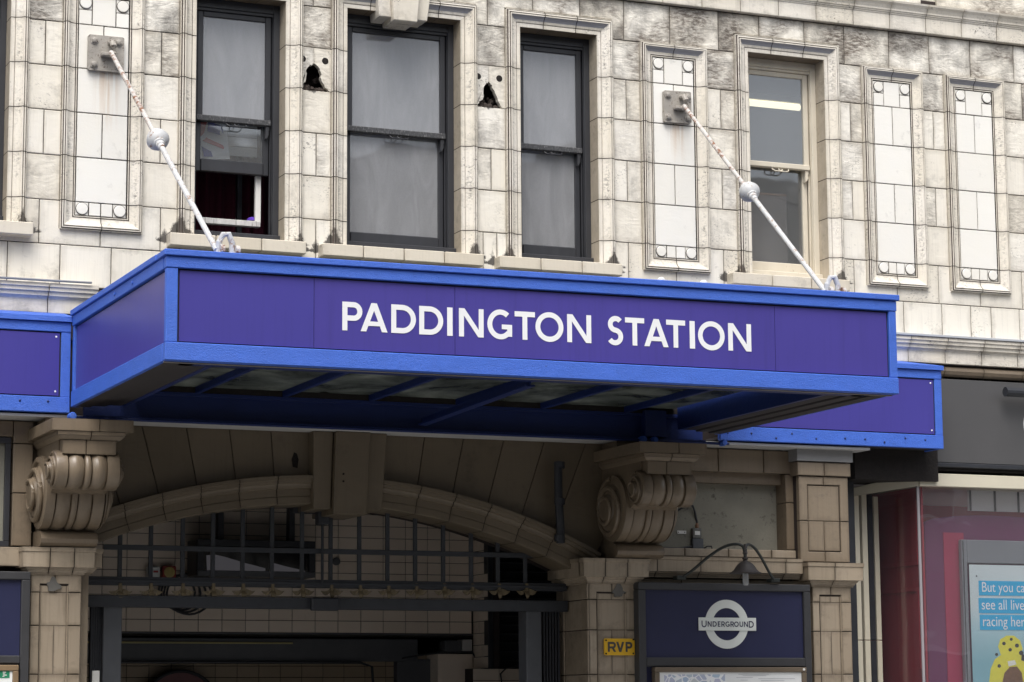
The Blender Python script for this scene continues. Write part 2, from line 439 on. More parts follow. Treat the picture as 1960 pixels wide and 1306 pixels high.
# mortar-coloured core of the upper wall, openings left free
mb = MB()
core0, core1 = 0.012, 0.40
edges = [XMIN]
for a, b in WIN: edges += [a+0.0-0.004, b+0.004]
edges.append(XMAX)
HX = [X(600.9, 150), X(935.5, 180)]
for i in range(0, len(edges), 2):
    a, b = edges[i], edges[i+1]
    hh = [x for x in HX if a < x < b]
    if not hh: mb.box(a, b, core0, core1, 4.60, WZ1); continue
    hx = hh[0]
    mb.box(a, hx-.15, core0, core1, 4.60, WZ1); mb.box(hx+.15, b, core0, core1, 4.60, WZ1)
    mb.box(hx-.15, hx+.15, core0, core1, 4.60, T[2]-.012); mb.box(hx-.15, hx+.15, core0, core1, T[2]+.24, WZ1)
    mb.box(hx-.15, hx+.15, .22, core1, T[2]-.012, T[2]+.24)
mb.box(XMIN, XMAX, core0, core1, WZ1, 9.4)
for a, b in WIN: mb.box(a-0.004, b+0.004, core0, core1, 4.60, WZ0-0.03)
WALL = mb.build('upper_wall', M_joint, B)

foot = sorted([(a-AW, b+AW, 'w', WZ0, T[0]+0.175) for a, b in WIN] + [(a, b, 'p', PZ0, PZ1) for a, b in PAN])
HOLES = [(600.9, [(-.130, .0), (-.098, .055), (-.072, .075), (-.070, .165), (-.035, .215), (0, .235)], [(.035, .21), (.060, .165), (.068, .09), (.095, .05), (.135, .0)]),
         (935.5, [(-.120, .0), (-.090, .035), (-.058, .06), (-.050, .14), (-.028, .20), (0, .225)], [(.030, .20), (.060, .13), (.088, .06), (.125, .0)])]
hole_x = [X(u, 150) for u, _, _ in HOLES]

def rough_of(r): return {0: 1.0, 1: 0.35}.get(r, 0.0)
# courses T0..T5 between the surrounds
for r in range(5):
    za, zb = T[r+1], T[r]
    xs = [XMIN] + [v for f in foot for v in (f[0], f[1])] + [XMAX]
    for i in range(0, len(xs), 2):
        a, b = xs[i], xs[i+1]
        if b-a < 0.02: continue
        pr = {}
        if b-a > 1.0:
            n = max(2, round((b-a)/0.46)); off = 0 if r % 2 else .5
            cuts = [a] + [a+(b-a)*(k+off)/n for k in range(1 if not off else 0, n)] + [b]
        elif r % 2 == 1: cuts = [a, (a+b)/2, b]
        else: cuts = [a, b]
        hol = [k for k, hx in enumerate(hole_x) if a < hx < b]
        if r == 1 and hol:
            _, L, Rr = HOLES[hol[0]]; hx = hole_x[hol[0]]
            def jag(pts):
                out = []
                for (p0, q0), (p1, q1) in zip(pts, pts[1:]):
                    out.append((p0, q0))
                    for t in (.33, .66): out.append((p0+(p1-p0)*t+random.uniform(-.009, .009), q0+(q1-q0)*t+random.uniform(-.007, .007)))
                return out + [pts[-1]]
            L = jag(L); Rr = jag([L[-1]]+Rr)[1:]
            stone('damaged_stone', [(a, za)] + [(hx+p, za+q) for p, q in L] + [(hx, zb), (a, zb)], 0.0, WALL, M_wall, bev=.001, gap=.0012, props={'rough': .5})
            stone('damaged_stone', [(hx, za+L[-1][1])] + [(hx+p, za+q) for p, q in Rr] + [(b, za), (b, zb), (hx, zb)], 0.0, WALL, M_wall, bev=.001, gap=.0012, props={'rough': .5})
            for k in range(26):          # broken brick and mortar inside the hole
                xx = hx+random.uniform(-.13, .12); dd = random.random(); rs = random.uniform(.014, .034)
                m3 = MB(); m3.lathe((xx, .035+dd*.12, za+.004+dd*random.uniform(0, .16)), (random.uniform(-.4, .4), random.uniform(-.5, .3), 1), [(-rs, rs*.4), (-rs*.3, rs), (rs*.5, rs*.8), (rs, rs*.2)], 6)
                m3.build('rubble', M_rub, WALL)
            for sx in (-1, 1):
                m4 = MB(); m4.lathe((hx+sx*.100, -.004, za+.265), (0, 1, 0), [(.0012, .0), (.0015, .026), (.003, .029), (.009, .031)], 12)
                m4.build('bolt_hole', M_dark, WALL)
            continue
        for c0, c1 in zip(cuts, cuts[1:]):
            stone('wall_stone', rect(c0, c1, za, zb), 0.0, WALL, M_wall, props={'soot': random.random(), 'rough': {0: random.uniform(.85, 1.15), 1: random.choice((.2, .5, .8)), 2: random.choice((.1, .3, .55)), 3: random.choice((.05, .2, .5))}.get(r, random.choice((0, .1, .3)))})

# course above the windows, T0..string course (cut round the window heads)
heads = [(a-AW, b+AW) for a, b in WIN]
zt = T[0]+0.175
ju = [(60, 0), (180, 0), (330, 0), (470, 0), (600, 0), (655, 0), (871, 5), (933, 25), (1020, 14), (1110, 20), (1194, 40), (1282, 45), (1375, 60), (1453, 58), (1539, 72), (1615.6, 85), (1701, 95), (1778, 103), (1857, 113), (1940, 120)]
jx = [XMIN, 1.3, 1.8, 2.3, 2.75, 3.2, 3.6] + [X(u, v) for u, v in ju] + [14.0, 14.5, XMAX]
def stepped(a, b, z0, z1, cuts):
    """rectangle a..b, z0..z1 with notches (c0, c1, zc) taken from its underside"""
    pts = [(b, z1), (a, z1)]
    low = []
    x = a
    inside = sorted([(max(a, c0), min(b, c1), zc) for c0, c1, zc in cuts if c1 > a+.01 and c0 < b-.01])
    pts2 = []
    cur = a
    for c0, c1, zc in inside:
        if c0 > cur+.005: pts2 += [(cur, z0), (c0, z0)]
        pts2 += [(c0, zc), (c1, zc)]; cur = c1
    if cur < b-.005: pts2 += [(cur, z0), (b, z0)]
    return pts + pts2
for a, b in zip(jx, jx[1:]):
    q = stepped(a, b, T[0], ZTOP, [(h0, h1, zt) for h0, h1 in heads])
    # flat-arch joints lean over the windows
    stone('lintel_stone', q, 0.0, WALL, M_wall, bev=.004, props={'rough': .9+random.uniform(0, .3)})

# course T5..T6 below the panels and windows
jb = []
for a, b in PAN: jb += [a, (a+b)/2, b]
r5 = [XMIN, WIN[0][1]+.5*(AW+0)+.19, (PAN[0][0]+PAN[0][1])/2, PAN[0][1]+.16, WIN[1][0]-AW+.02, WIN[1][1]+AW, (WIN[1][1]+WIN[2][0])/2, WIN[2][0]-AW, WIN[2][1]+AW+.06, (WIN[2][1]+WIN[3][0])/2+.05, WIN[3][0]-AW+.02, WIN[3][1]+AW-.03,
      (WIN[3][1]+AW+PAN[1][0])/2, (PAN[1][0]+PAN[1][1])/2, (PAN[1][1]+WIN[4][0]-AW)/2, WIN[4][1]+AW+.12, (PAN[2][0]+PAN[2][1])/2, (PAN[2][1]+PAN[3][0])/2, (PAN[3][0]+PAN[3][1])/2, PAN[3][1]+.14, 14.3, XMAX]
def notched_top(a, b, z0, z1, cuts):
    q = stepped(a, b, -z1, -z0, [(c0, c1, -zc) for c0, c1, zc in cuts])
    return [(x, -z) for x, z in q]
cut5 = [(f[0], f[1], PZ0) for f in foot if f[2] == 'p'] + [(f[0], f[1], SZ0+.01) for f in foot if f[2] == 'w']
for a, b in zip(r5, r5[1:]):
    if b-a < .03: continue
    stone('wall_stone', notched_top(a, b, T[6], T[5], cut5), 0.0, WALL, M_wall, bev=.004, props={'rough': 0.05})
# big plain course T6..cornice
r6 = [XMIN, 1.4, 2.0, 2.6, 3.2, 3.75] + [X(u, 500) for u in (14, 115, 213, 320)] + [5.5, 6.0, 6.6, 7.2, 7.8, 8.4, 9.0, 9.6, 10.2, 10.8, 11.4] + [X(u, 620) for u in (1731, 1804, 1859, 1898, 1952)] + [14.1, 14.6, XMAX]
for a, b in zip(r6, r6[1:]):
    stone('wall_stone', rect(a, b, T[7], T[6]), 0.0, WALL, M_wall, props={'rough': 0.0, 'soot': random.uniform(.4, 1)})

# string course over the windows and the wall above it
SB = MB().box(XMIN, XMAX, .004, .30, ZTOP, 8.28).build('string_course', M_joint, B)
ZB1 = Z(1620, 17, -.05); ZB2 = Z(1620, -4, -.09)
prof = [(.02, ZTOP+.004), (-.045, ZTOP+.004), (-.05, ZTOP+.010), (-.05, ZB1-.004), (-.058, ZB1), (-.058, ZB1+.012), (-.068, ZB1+.014), (-.068, ZB1+.026), (-.078, ZB1+.028), (-.080, ZB1+.045), (-.095, ZB1+.075), (-.118, ZB1+.095), (-.122, ZB1+.112), (-.02, ZB1+.122), (.02, ZB1+.122)]
x = X(1417.5, 20, -.05) - 0.395*26
while x < XMAX:
    m = MB(); a, b = max(x, XMIN)+GAP/2, min(x+.395, XMAX)-GAP/2
    if b > a+.05:
        m.loft([Vector((a, y, z)) for y, z in prof], [Vector((b, y, z)) for y, z in prof], close=True, caps=True)
        m.build('string_stone', M_trim, SB, props={'soot': random.random(), 'rough': random.uniform(0, .3)})
    x += .395
zc = ZB1+.126
k = 0
for z0, z1 in ((zc, zc+.37), (zc+.37, zc+.74)):
    x = X(1617, 5) - .42*30 + (.2 if k else 0); k += 1
    while x < XMAX:
        a, b = max(x, XMIN), min(x+.42, XMAX)
        if b > a+.05: stone('wall_stone', rect(a, b, z0, z1), .004, WALL, M_wall, props={'rough': .5})
        x += .42
m = MB(); xa = X(1793, 5, -.03)
m.box(xa, xa+1.4, -.034, .0, Z(1880, 24, -.03), zc+.6, .004); m.build('raised_block', M_wall, WALL, props={'rough': .9, 'soot': .2})

# ---------------- moulded surrounds
ARCH = [(-.002, .175), (-.002, .004), (.0, .0), (.033, .0), (.037, .004), (.040, -.006), (.060, -.012), (.078, -.022), (.092, -.036), (.098, -.046), (.108, -.047), (.110, -.030), (.114, -.030), (.117, -.045), (.128, -.044), (.130, -.026), (.134, -.026), (.136, -.033), (.142, -.033), (.1425, .012)]
ARCH_D = (3, 10, 11, 14, 15, 16)
PANL = [(.0, .014), (.0, -.003), (.010, -.003), (.012, .006), (.017, .006), (.020, -.004), (.030, -.004), (.050, -.008), (.070, -.018), (.090, -.036), (.098, -.046), (.108, -.047), (.110, -.030), (.114, -.030), (.117, -.045), (.128, -.044), (.130, -.026), (.134, -.026), (.136, -.033), (.142, -.033), (.1425, .012)]
PANL_D = (2, 3, 4, 11, 12, 15, 16)
def surround(holder_name, prof, x0, x1, z0, z1, bottom, cuts, head_cuts, mat, sc=1.0, gap_from=None, parent=B):
    """mitred moulding round the opening x0..x1, z0..z1; t runs outwards from the opening"""
    pr = [(t*sc, y) for t, y in prof]
    def side(sx, za, zb, dy=0.0, dt=0.0):
        xe = x0 if sx < 0 else x1
        def sec(zv, top, bot):
            return [Vector((xe+sx*(t+dt), y+dy, zv + ((t if top else 0) - (t if bot else 0)))) for t, y in pr]
        return sec(za[0], False, za[1]), sec(zb[0], zb[1], False)
    core = MB(); prs = pr; pr = [(t+(.003 if t < 0 else 0), y) for t, y in prs]
    for sx in (-1, 1):
        A, Bq = side(sx, (z0, bottom), (z1, True), .005, .0)
        core.loft(A, Bq)
    pr = [(t+(.003 if t < 0 else 0), y) for t, y in prs]
    core.loft([Vector((x0-t, y+.005, z1+t)) for t, y in pr], [Vector((x1+t, y+.005, z1+t)) for t, y in pr])
    if bottom: core.loft([Vector((x0-t, y+.005, z0-t)) for t, y in pr], [Vector((x1+t, y+.005, z0-t)) for t, y in pr])
    h = core.build(holder_name, M_joint, parent); pr = prs
    dark = ARCH_D if prof is ARCH else PANL_D
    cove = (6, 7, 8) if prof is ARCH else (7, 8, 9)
    def dloft(A, Bq, hd=False):
        m = MB()
        for i in range(len(A)-1):
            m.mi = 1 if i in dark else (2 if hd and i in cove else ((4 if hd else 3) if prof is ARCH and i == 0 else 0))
            m.face([A[i], A[i+1], Bq[i+1], Bq[i]])
        bmesh.ops.remove_doubles(m.bm, verts=m.bm.verts, dist=1e-5)
        return m
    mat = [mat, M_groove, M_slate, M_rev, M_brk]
    lv = [z0] + sorted(c for c in cuts if z0+.03 < c < z1-.02) + [z1]
    for sx in (-1, 1):
        for i, (a, b) in enumerate(zip(lv, lv[1:])):
            first, last = i == 0, i == len(lv)-2
            A, Bq = side(sx, (a + (0 if first else GAP/2), bottom and first), (b - (0 if last else GAP/2), last))
            dloft(A, Bq).build('moulding_stone', mat, h, props={'soot': random.random(), 'rough': .15 if b > T[1] else .0})
    for zz, sg in ((z1, 1),) + (((z0, -1),) if bottom else ()):
        hx = [x0] + [c for c in head_cuts] + [x1]
        for i, (a, b) in enumerate(zip(hx, hx[1:])):
            first, last = i == 0, i == len(hx)-2
            A = [Vector((a - (t if first else -GAP/2), y, zz+sg*t)) for t, y in pr]
            Bq = [Vector((b + (t if last else -GAP/2), y, zz+sg*t)) for t, y in pr]
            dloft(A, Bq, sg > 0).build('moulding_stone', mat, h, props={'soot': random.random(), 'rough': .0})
    return h

def sill(x0, x1, z0, z1):
    s = MB().box(x0+.004, x1-.004, -.10, .26, z0+.006, z1-.006).build('window_sill', M_joint, B)
    n = max(2, round((x1-x0)/.40))
    for k in range(n):
        a, b = x0+(x1-x0)*k/n, x0+(x1-x0)*(k+1)/n
        m = MB(); m.box(a+GAP/2, b-GAP/2, -.125+random.uniform(0, .004), .15, z0, z1, .006)
        m.build('sill_stone', M_sill, s, props={'soot': random.random(), 'rough': 0})
for i, (a, b) in enumerate(WIN):
    wd = b-a
    hc = [a+wd*.30, a+wd*.72] if i != 2 else [a+wd*.2, a+wd*.8]
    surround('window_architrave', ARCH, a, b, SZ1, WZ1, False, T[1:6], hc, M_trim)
    sill(SILLS[i][0], SILLS[i][1], SZ0, SZ1)
    # stone ceiling of the opening, in three pieces
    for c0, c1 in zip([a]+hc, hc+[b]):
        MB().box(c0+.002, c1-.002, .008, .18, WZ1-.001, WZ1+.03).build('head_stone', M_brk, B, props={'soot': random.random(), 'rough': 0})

# keystone over the widest window
a, b = WIN[2]
kc = X(776, 40, -.12)
def keypiece(xa0, xb0, xa1, xb1, z0, y0):
    m = MB(); z1 = 8.15
    A = [Vector((xa0, y0, z0)), Vector((xb0, y0, z0)), Vector((xb0, .16, z0+.0)), Vector((xa0, .16, z0))]
    C2 = [Vector((xa1, y0-.05, z1)), Vector((xb1, y0-.05, z1)), Vector((xb1, .16, z1)), Vector((xa1, .16, z1))]
    m.loft(A, C2, close=True, caps=True)
    bmesh.ops.bevel(m.bm, geom=m.bm.edges[:], offset=.006, segments=1, affect='EDGES')
    m.build('keystone', M_trim, B, props={'soot': random.random(), 'rough': .1})
z0k = Z(776, 41, -.12)
keypiece(kc-.107, kc+.107, kc-.15, kc+.15, z0k, -.13)
keypiece(kc-.218, kc-.110, kc-.29, kc-.155, z0k+.035, -.075)
keypiece(kc+.110, kc+.218, kc+.155, kc+.29, z0k+.035, -.075)

# blind panels: moulding, field stones and round bosses
def blind_panel(x0, x1):
    fw = .120 if x1-x0 > .6 else .108
    ix0, ix1, iz0, iz1 = x0+fw, x1-fw, PZ0+fw*.95, PZ1-fw*.95
    mid = (ix0+ix1)/2
    h = surround('blind_panel', PANL, ix0, ix1, iz0, iz1, True, T[1:6], [ix0+(ix1-ix0)*.35, ix0+(ix1-ix0)*.65] if 0 else [mid], M_trim, fw/.1425)
    hz = T[5]-iz0; d = hz*.98
    yf = -.002
    def fs(a, b, z0, z1, mat=M_panel): stone('field_stone', rect(a, b, z0, z1), yf, h, mat, depth=.02, bev=.003, gap=.0045, props={'rough': 0, 'soot': random.random()})
    ix0, ix1 = ix0+.006, ix1-.006
    for r in range(1, 5):
        za, zb = T[r+1], T[r]
        if r % 2 == 1: fs(ix0, mid, za, zb); fs(mid, ix1, za, zb)
        else: fs(ix0, ix1, za, zb)
    def boss(xc, z):
        s = d
        stone('corner_tile', rect(xc-s/2, xc+s/2, z-s/2, z+s/2), .003, h, M_panel, depth=.015, bev=.002, props={'rough': 0, 'soot': .3})
        m = MB(); m.lathe((xc, .0, z), (0, -1, 0), [(-.004, s*.462), (.0035, s*.462), (.0036, 0)], 24); m.build('boss_bed', M_joint, h)
        m = MB(); m.lathe((xc, .0, z), (0, -1, 0), [(.002, s*.432), (.008, s*.422), (.011, s*.39), (.012, 0)], 24)
        m.build('round_boss', M_panel, h, props={'rough': 0, 'soot': random.random()})
    # foot row
    boss(ix0+d/2, iz0+d/2+.004); boss(ix1-d/2, iz0+d/2+.004)
    fs(ix0+d, mid, iz0+.004, T[5]); fs(mid, ix1-d, iz0+.004, T[5])
    # head row
    zt0 = iz1-.006
    boss(ix0+d/2, zt0-d/2); boss(ix1-d/2, zt0-d/2)
    fs(ix0, ix0+d, T[1], zt0-d); fs(ix1-d, ix1, T[1], zt0-d); fs(ix0+d, ix1-d, T[1], zt0)
for a, b in PAN: blind_panel(a, b)

# ------------------------------------------------------------------ sash windows
def bar_box(m, x0, x1, y0, y1, z0, z1, bev=.004): m.box(x0, x1, y0, y1, z0, z1, bev)
def window(i, mat, zmeet, lift=0.0, label=None, gmat=None, railmat=None, glower=None):
    a, b = WIN[i]; gmat = gmat or M_glass
    z0, z1 = SZ1-.004, WZ1-.002
    yf = .165
    m = MB(); fwid = .055
    for (q0, q1) in ((a, a+fwid), (b-fwid, b)):
        bar_box(m, q0, q1, yf, yf+.13, z0, z1)
    for s, q in ((1, a+fwid), (-1, b-fwid)):                       # staff beads
        for k, yy in ((0, .012), (1, .055)):
            xx = q+s*(.006+.007*k); bar_box(m, min(q, xx), max(q, xx), yf+yy, yf+yy+.02, z0+.03, z1-.06, .003)
    bar_box(m, a+fwid, b-fwid, yf, yf+.13, z1-.075, z1)
    bar_box(m, a+fwid, b-fwid, yf+.015, yf+.05, z1-.10, z1-.075)
    m.box(a-.001, b+.001, yf-.05, yf+.14, z0, z0+.088, .006)
    wob = m.build('sash_window', mat, B, label=label)
    ia, ib = a+fwid+.012, b-fwid-.012
    st = .050
    # upper sash
    y = yf+.035; zt_ = z1-.10
    def sash(name, y, zb, zt, br, tr, gm):
        s = MB()
        s.box(ia, ia+st, y, y+.045, zb, zt, .005); s.box(ib-st, ib, y, y+.045, zb, zt, .005)
        s.box(ia+st, ib-st, y, y+.045, zt-tr, zt, .005)
        so = s.build(name, mat, wob)
        r = MB(); r.box(ia-.002 if br < .07 else ia+st, ib+.002 if br < .07 else ib-st, y-.012, y+.047, zb, zb+br, .006)
        r.build('bottom_rail' if br >= .07 else 'meeting_rail', railmat or (M_wood if br >= .07 else M_woodg), wob)
        p = MB(); p.box(ia+st-.004, ib-st+.004, y+.018, y+.023, zb+br-.004, zt-tr+.004)
        p.build('pane', gm, wob)
        return so
    sash('upper_sash', y, zmeet-.025, zt_, .05, .045, gmat)
    lz0 = z0+.088+lift
    sash('lower_sash', y+.05, lz0, zmeet+.02, .105, .035, glower or gmat)
    # horns under the meeting rail and sash lifts
    for xx in (ib-st+.006,):
        h = MB(); prof = [(0, 0), (.03, 0), (.034, -.03), (.026, -.05), (.030, -.075), (.016, -.105), (.0, -.115)]
        h.prism([(xx+p, zmeet-.02+q) for p, q in prof], 'y', y+.002, y+.04); h.build('sash_horn', mat, wob)
    xm = (ia+ib)/2
    for dx in (-.012, .055):
        h = MB(); h.tube([(xm+dx-.052+.0, y+.01-.02*(dx > 0)*0, zmeet-.022), (xm+dx-.05, y-.012, zmeet-.045), (xm+dx-.03, y-.022, zmeet-.058), (xm+dx+.03, y-.022, zmeet-.058), (xm+dx+.05, y-.012, zmeet-.045), (xm+dx+.052, y+.01, zmeet-.022)], .006, 6)
        h.build('sash_lift', M_cream if mat == M_cream else M_wood, wob)
    return wob, ia+st, ib-st, y
def zm(u, v): return Z(u, v, .2)
window(0, M_wood, zm(0, 200))
w1 = window(1, M_wood, zm(440, 230), lift=zm(440, 329)-(SZ1+.084), glower=M_glassc)
w2 = window(2, M_wood, zm(760, 254))
w3 = window(3, M_wood, zm(1050, 284))
w4 = window(4, M_cream, zm(1480, 316), label='cream painted sash window with a lit tube behind it', gmat=M_glassc, railmat=M_cream)

# rooms behind the windows
def room(x0, x1, name, mat, y1=3.2, zt=None):
    m = MB(); zt = zt or 7.95
    z0 = 5.05
    m.box(x0, x1, y1, y1+.1, z0, zt); m.box(x0-.1, x0, .41, y1, z0, zt); m.box(x1, x1+.1, .41, y1, z0, zt)
    m.box(x0, x1, .41, y1, zt, zt+.1); m.box(x0, x1, .41, y1, z0-.1, z0)
    return m.build(name, mat, B)
room(XMIN, 5.2, 'room', M_room)
room(5.32, 6.45, 'room', plain('maroon_room_wall', (.035, .004, .012), .9, .3, 2), 2.2)
room(6.57, 10.3, 'room', M_room)
M_pale = plain('pale_room_wall', (.42, .42, .42), .8, .1, 2)
room(10.4, 13.0, 'room', M_pale, 3.0, 7.9)
# white edge of the inner shutter in the open sash, and the drip-marked inner sill
xa, xb = WIN[1]
m = MB(); m.box(X(489, 380, .30), X(499.5, 380, .30), .30, .34, Z(440, 424, .3), Z(440, 333, .30), .003); m.build('shutter_edge', M_white, B)
m = MB(); m.box(X(384, 425, .27), X(497, 425, .27), .245, .30, Z(440, 431, .25), Z(440, 420, .25), .004); m.build('inner_sill', plain('streaky_white', (.55, .54, .53), .6, .4, 30, dirt=(.1, .1, .1), dthr=.55, stretch=(1, 1, .05)), B)
# ------------------------------------------------------------------ lower front: cornice
CO = MB().box(XMIN, XMAX, -.03, .40, 4.60, 5.02).build('lower_cornice', M_joint, B)
cprof = [(.02, 5.028), (-.150, 5.028), (-.152, 4.998), (-.140, 4.994), (-.138, 4.965), (-.122, 4.962), (-.118, 4.930), (-.100, 4.926), (-.090, 4.915), (-.085, 4.905), (-.085, 4.800), (-.02, 4.796), (-.02, 4.79), (.02, 4.79)]
x = X(92, 575, -.1) - .398*9
k = 0
while x < XMAX:
    a, b = max(x, XMIN)+GAP/2, min(x+.398, XMAX)-GAP/2
    if (a < 4.6 or b > 9.9) and b > a+.05:
        m = MB(); m.loft([Vector((a, y, z)) for y, z in cprof], [Vector((b, y, z)) for y, z in cprof], close=True, caps=True)
        m.build('cornice_stone', M_trim, CO, props={'soot': random.random(), 'rough': .25})
    x += .398
p2 = [(.02, 4.775), (-.05, 4.775), (-.065, 4.76), (-.068, 4.735), (-.055, 4.705), (-.03, 4.685), (-.03, 4.66), (.02, 4.66)]
x = 12.2
while x < XMAX:
    m = MB(); a, b = x+GAP/2, min(x+.43, XMAX)-GAP/2
    m.loft([Vector((a, y, z)) for y, z in p2], [Vector((b, y, z)) for y, z in p2], close=True, caps=True)
    m.build('bed_mould_stone', M_brk, CO, props={'soot': random.random(), 'rough': .2}); x += .43

# ------------------------------------------------------------------ arch wall
ax = [(4.676, 2.968), (6.81, 3.338), (8.672, 2.92)]
def circ(p, q, r):
    a = Matrix(((2*(q[0]-p[0]), 2*(q[1]-p[1])), (2*(r[0]-p[0]), 2*(r[1]-p[1]))))
    v = Vector((q[0]**2-p[0]**2+q[1]**2-p[1]**2, r[0]**2-p[0]**2+r[1]**2-p[1]**2))
    c = a.inverted() @ v
    return c.x, c.y, math.hypot(p[0]-c.x, p[1]-c.y)
ACX, ACZ, AR = circ(*ax)
SOF = 3.935
MW = .232
def ang(x, z): return math.atan2(x-ACX, z-ACZ)
def ap(t, r): return (ACX+r*math.sin(t), ACZ+r*math.cos(t))
def zlim(t, z): return (ACX+(z-ACZ)*math.tan(t), z)
tl, tr = ang(4.40, 2.90), ang(9.05, 2.90)
A0 = MB()
n = 40
def arch_ring(r0, top, y0, y1, m):
    lo = [ap(tl+(tr-tl)*k/n, r0) for k in range(n+1)]; hi = [zlim(tl+(tr-tl)*k/n, top) for k in range(n+1)]
    for k in range(n):
        q = [lo[k], lo[k+1], hi[k+1], hi[k]]
        m.prism(q, 'y', y0, y1)
arch_ring(AR+.006, 4.60, .010, .50, A0)
AWALL = A0.build('arch_wall', M_joint, B)
kx0, kx1 = X(600, 900, -.12), X(737, 900, -.12)
jl = [ang(X(u, v, 0), Z(u, v, 0)) for u, v in ((236, 985), (307, 960), (379, 940), (452, 925), (525, 915))]
jr = [ang(X(u, v, 0), Z(u, v, 0)) for u, v in ((800, 925), (868, 938), (936, 955), (1002, 975), (1066, 1000))]
tk0, tk1 = ang(kx0+.02, 3.5), ang(kx1-.02, 3.5)
segs = [tl] + jl + [tk0, tk1] + jr + [tr]
mp = [(0.0, .35), (.0, -.030), (.006, -.036), (.060, -.036), (.062, -.030), (.066, -.030), (.068, -.036), (.125, -.036), (.130, -.056), (.150, -.060), (.165, -.068), (.170, -.088), (.196, -.092), (.200, -.106), (.230, -.108), (.232, .01)]
for a, b in zip(segs, segs[1:]):
    if a == tk0: continue
    # spandrel stone
    k = 5
    q = [ap(a+(b-a)*i/k, AR+MW) for i in range(k+1)] + [zlim(b, SOF+.03), zlim(a, SOF+.03)]
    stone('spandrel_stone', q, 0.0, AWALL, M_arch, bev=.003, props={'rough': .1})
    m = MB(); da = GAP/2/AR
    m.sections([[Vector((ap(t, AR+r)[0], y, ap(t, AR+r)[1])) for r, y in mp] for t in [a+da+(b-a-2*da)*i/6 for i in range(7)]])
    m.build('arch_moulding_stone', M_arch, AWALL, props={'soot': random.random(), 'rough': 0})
# three-part keystone of the arch
def akey(x0, x1, x2, x3, zb, y0):
    m = MB()
    m.loft([Vector((x0, y0, zb)), Vector((x1, y0, zb)), Vector((x1, .4, zb)), Vector((x0, .4, zb))],
           [Vector((x2, y0-.03, SOF-.002)), Vector((x3, y0-.03, SOF-.002)), Vector((x3, .4, SOF-.002)), Vector((x2, .4, SOF-.002))], close=True, caps=True)
    bmesh.ops.bevel(m.bm, geom=m.bm.edges[:], offset=.005, segments=1, affect='EDGES')
    m.build('arch_keystone', M_arch, AWALL, props={'soot': random.uniform(.6, 1), 'rough': 0})
def xk(u, v): return X(u, v, -.14)
kz = Z(670, 985, -.16)
akey(xk(637, 980), xk(700, 980), xk(640, 835), xk(706, 835), kz, -.16)
akey(xk(603, 970), xk(635, 970), xk(600, 835), xk(638, 835), kz+.045, -.11)
akey(xk(702, 975), xk(733, 975), xk(708, 835), xk(741, 835), kz+.045, -.11)
for dz in (.20, .14):
    MB().lathe((X(657, 905, -.17), -.17, kz+dz+.13), (0, -1, 0), [(0, .009), (.008, .009), (.01, .004)], 8).build('fixing_bolt', M_dark, AWALL)
# small break in a spandrel stone
m = MB(); cx_, cz_ = X(565, 880, -.005), Z(565, 880, -.005)
m.prism([(cx_-.02, cz_-.06), (cx_+.02, cz_-.07), (cx_+.03, cz_), (cx_+.015, cz_+.05), (cx_-.01, cz_+.06), (cx_-.03, cz_)], 'y', -.006, .004); m.build('chipped_patch', M_dark, AWALL)

# ------------------------------------------------------------------ pillars, capitals
def pillar(x0, x1, yf, ztop, jamb=None, zbot=0.0, side='r'):
    h = MB().box(x0+.008, x1-.008, yf+.015, .48, zbot, ztop-.004).build('pillar', M_joint, B)
    wd = x1-x0
    pw = .075 if wd > .35 else .065
    px0, px1 = x0+pw+.0, x1-pw-.03*(side == 'r')
    zs = [ztop, Z((57+155)/2, 1134, -.2), 2.325, 1.95, 1.575, 1.2, .825, .45, 0.0]
    zs = [z for z in zs if z > zbot] + [zbot]
    zp = zs[0]-.095
    mid = (x0+x1)/2-.01
    for r, (zb, za) in enumerate(zip(zs, zs[1:])):
        if r == 0:
            q0 = [(x0, za), (px0, za), (px0, zp), (mid, zp), (mid, zb), (x0, zb)]
            q1 = [(x1, za), (px1, za), (px1, zp), (mid, zp), (mid, zb), (x1, zb)][::-1]
            stone('pillar_stone', q0, yf, h, M_low, bev=.004); stone('pillar_stone', q1, yf, h, M_low, bev=.004)
        else:
            stone('pillar_stone', rect(x0, px0, za, zb), yf, h, M_low); stone('pillar_stone', rect(px1, x1, za, zb), yf, h, M_low)
        f0, f1, ft = px0+.009, px1-.009, min(zb, zp-.010)
        cuts = [f0, f1] if r % 2 else [f0, mid, f1]
        for a, b in zip(cuts, cuts[1:]):
            stone('pillar_field_stone', rect(a, b, za, ft), yf+.012, h, M_low, bev=.003, gap=.0015, props={'soot': random.uniform(.5, 1)})
        for xx, s in ((px0, 1), (px1, -1)):
            m = MB(); m.loft([Vector((xx, yf, za+.002)), Vector((xx+s*.006, yf+.004, za+.002)), Vector((xx+s*.010, yf+.012, za+.002))],
                   [Vector((xx, yf, ft)), Vector((xx+s*.006, yf+.004, ft)), Vector((xx+s*.010, yf+.012, ft))])
            m.build('panel_moulding', M_low, h, props={'soot': .3})
    return h, zs
CAPP = [(0, .0), (-.014, .002), (-.016, .014), (-.024, .018), (-.030, .030), (-.044, .040), (-.048, .052), (-.078, .056), (-.080, .165), (-.088, .17), (-.090, .20), (-.0, .203)]
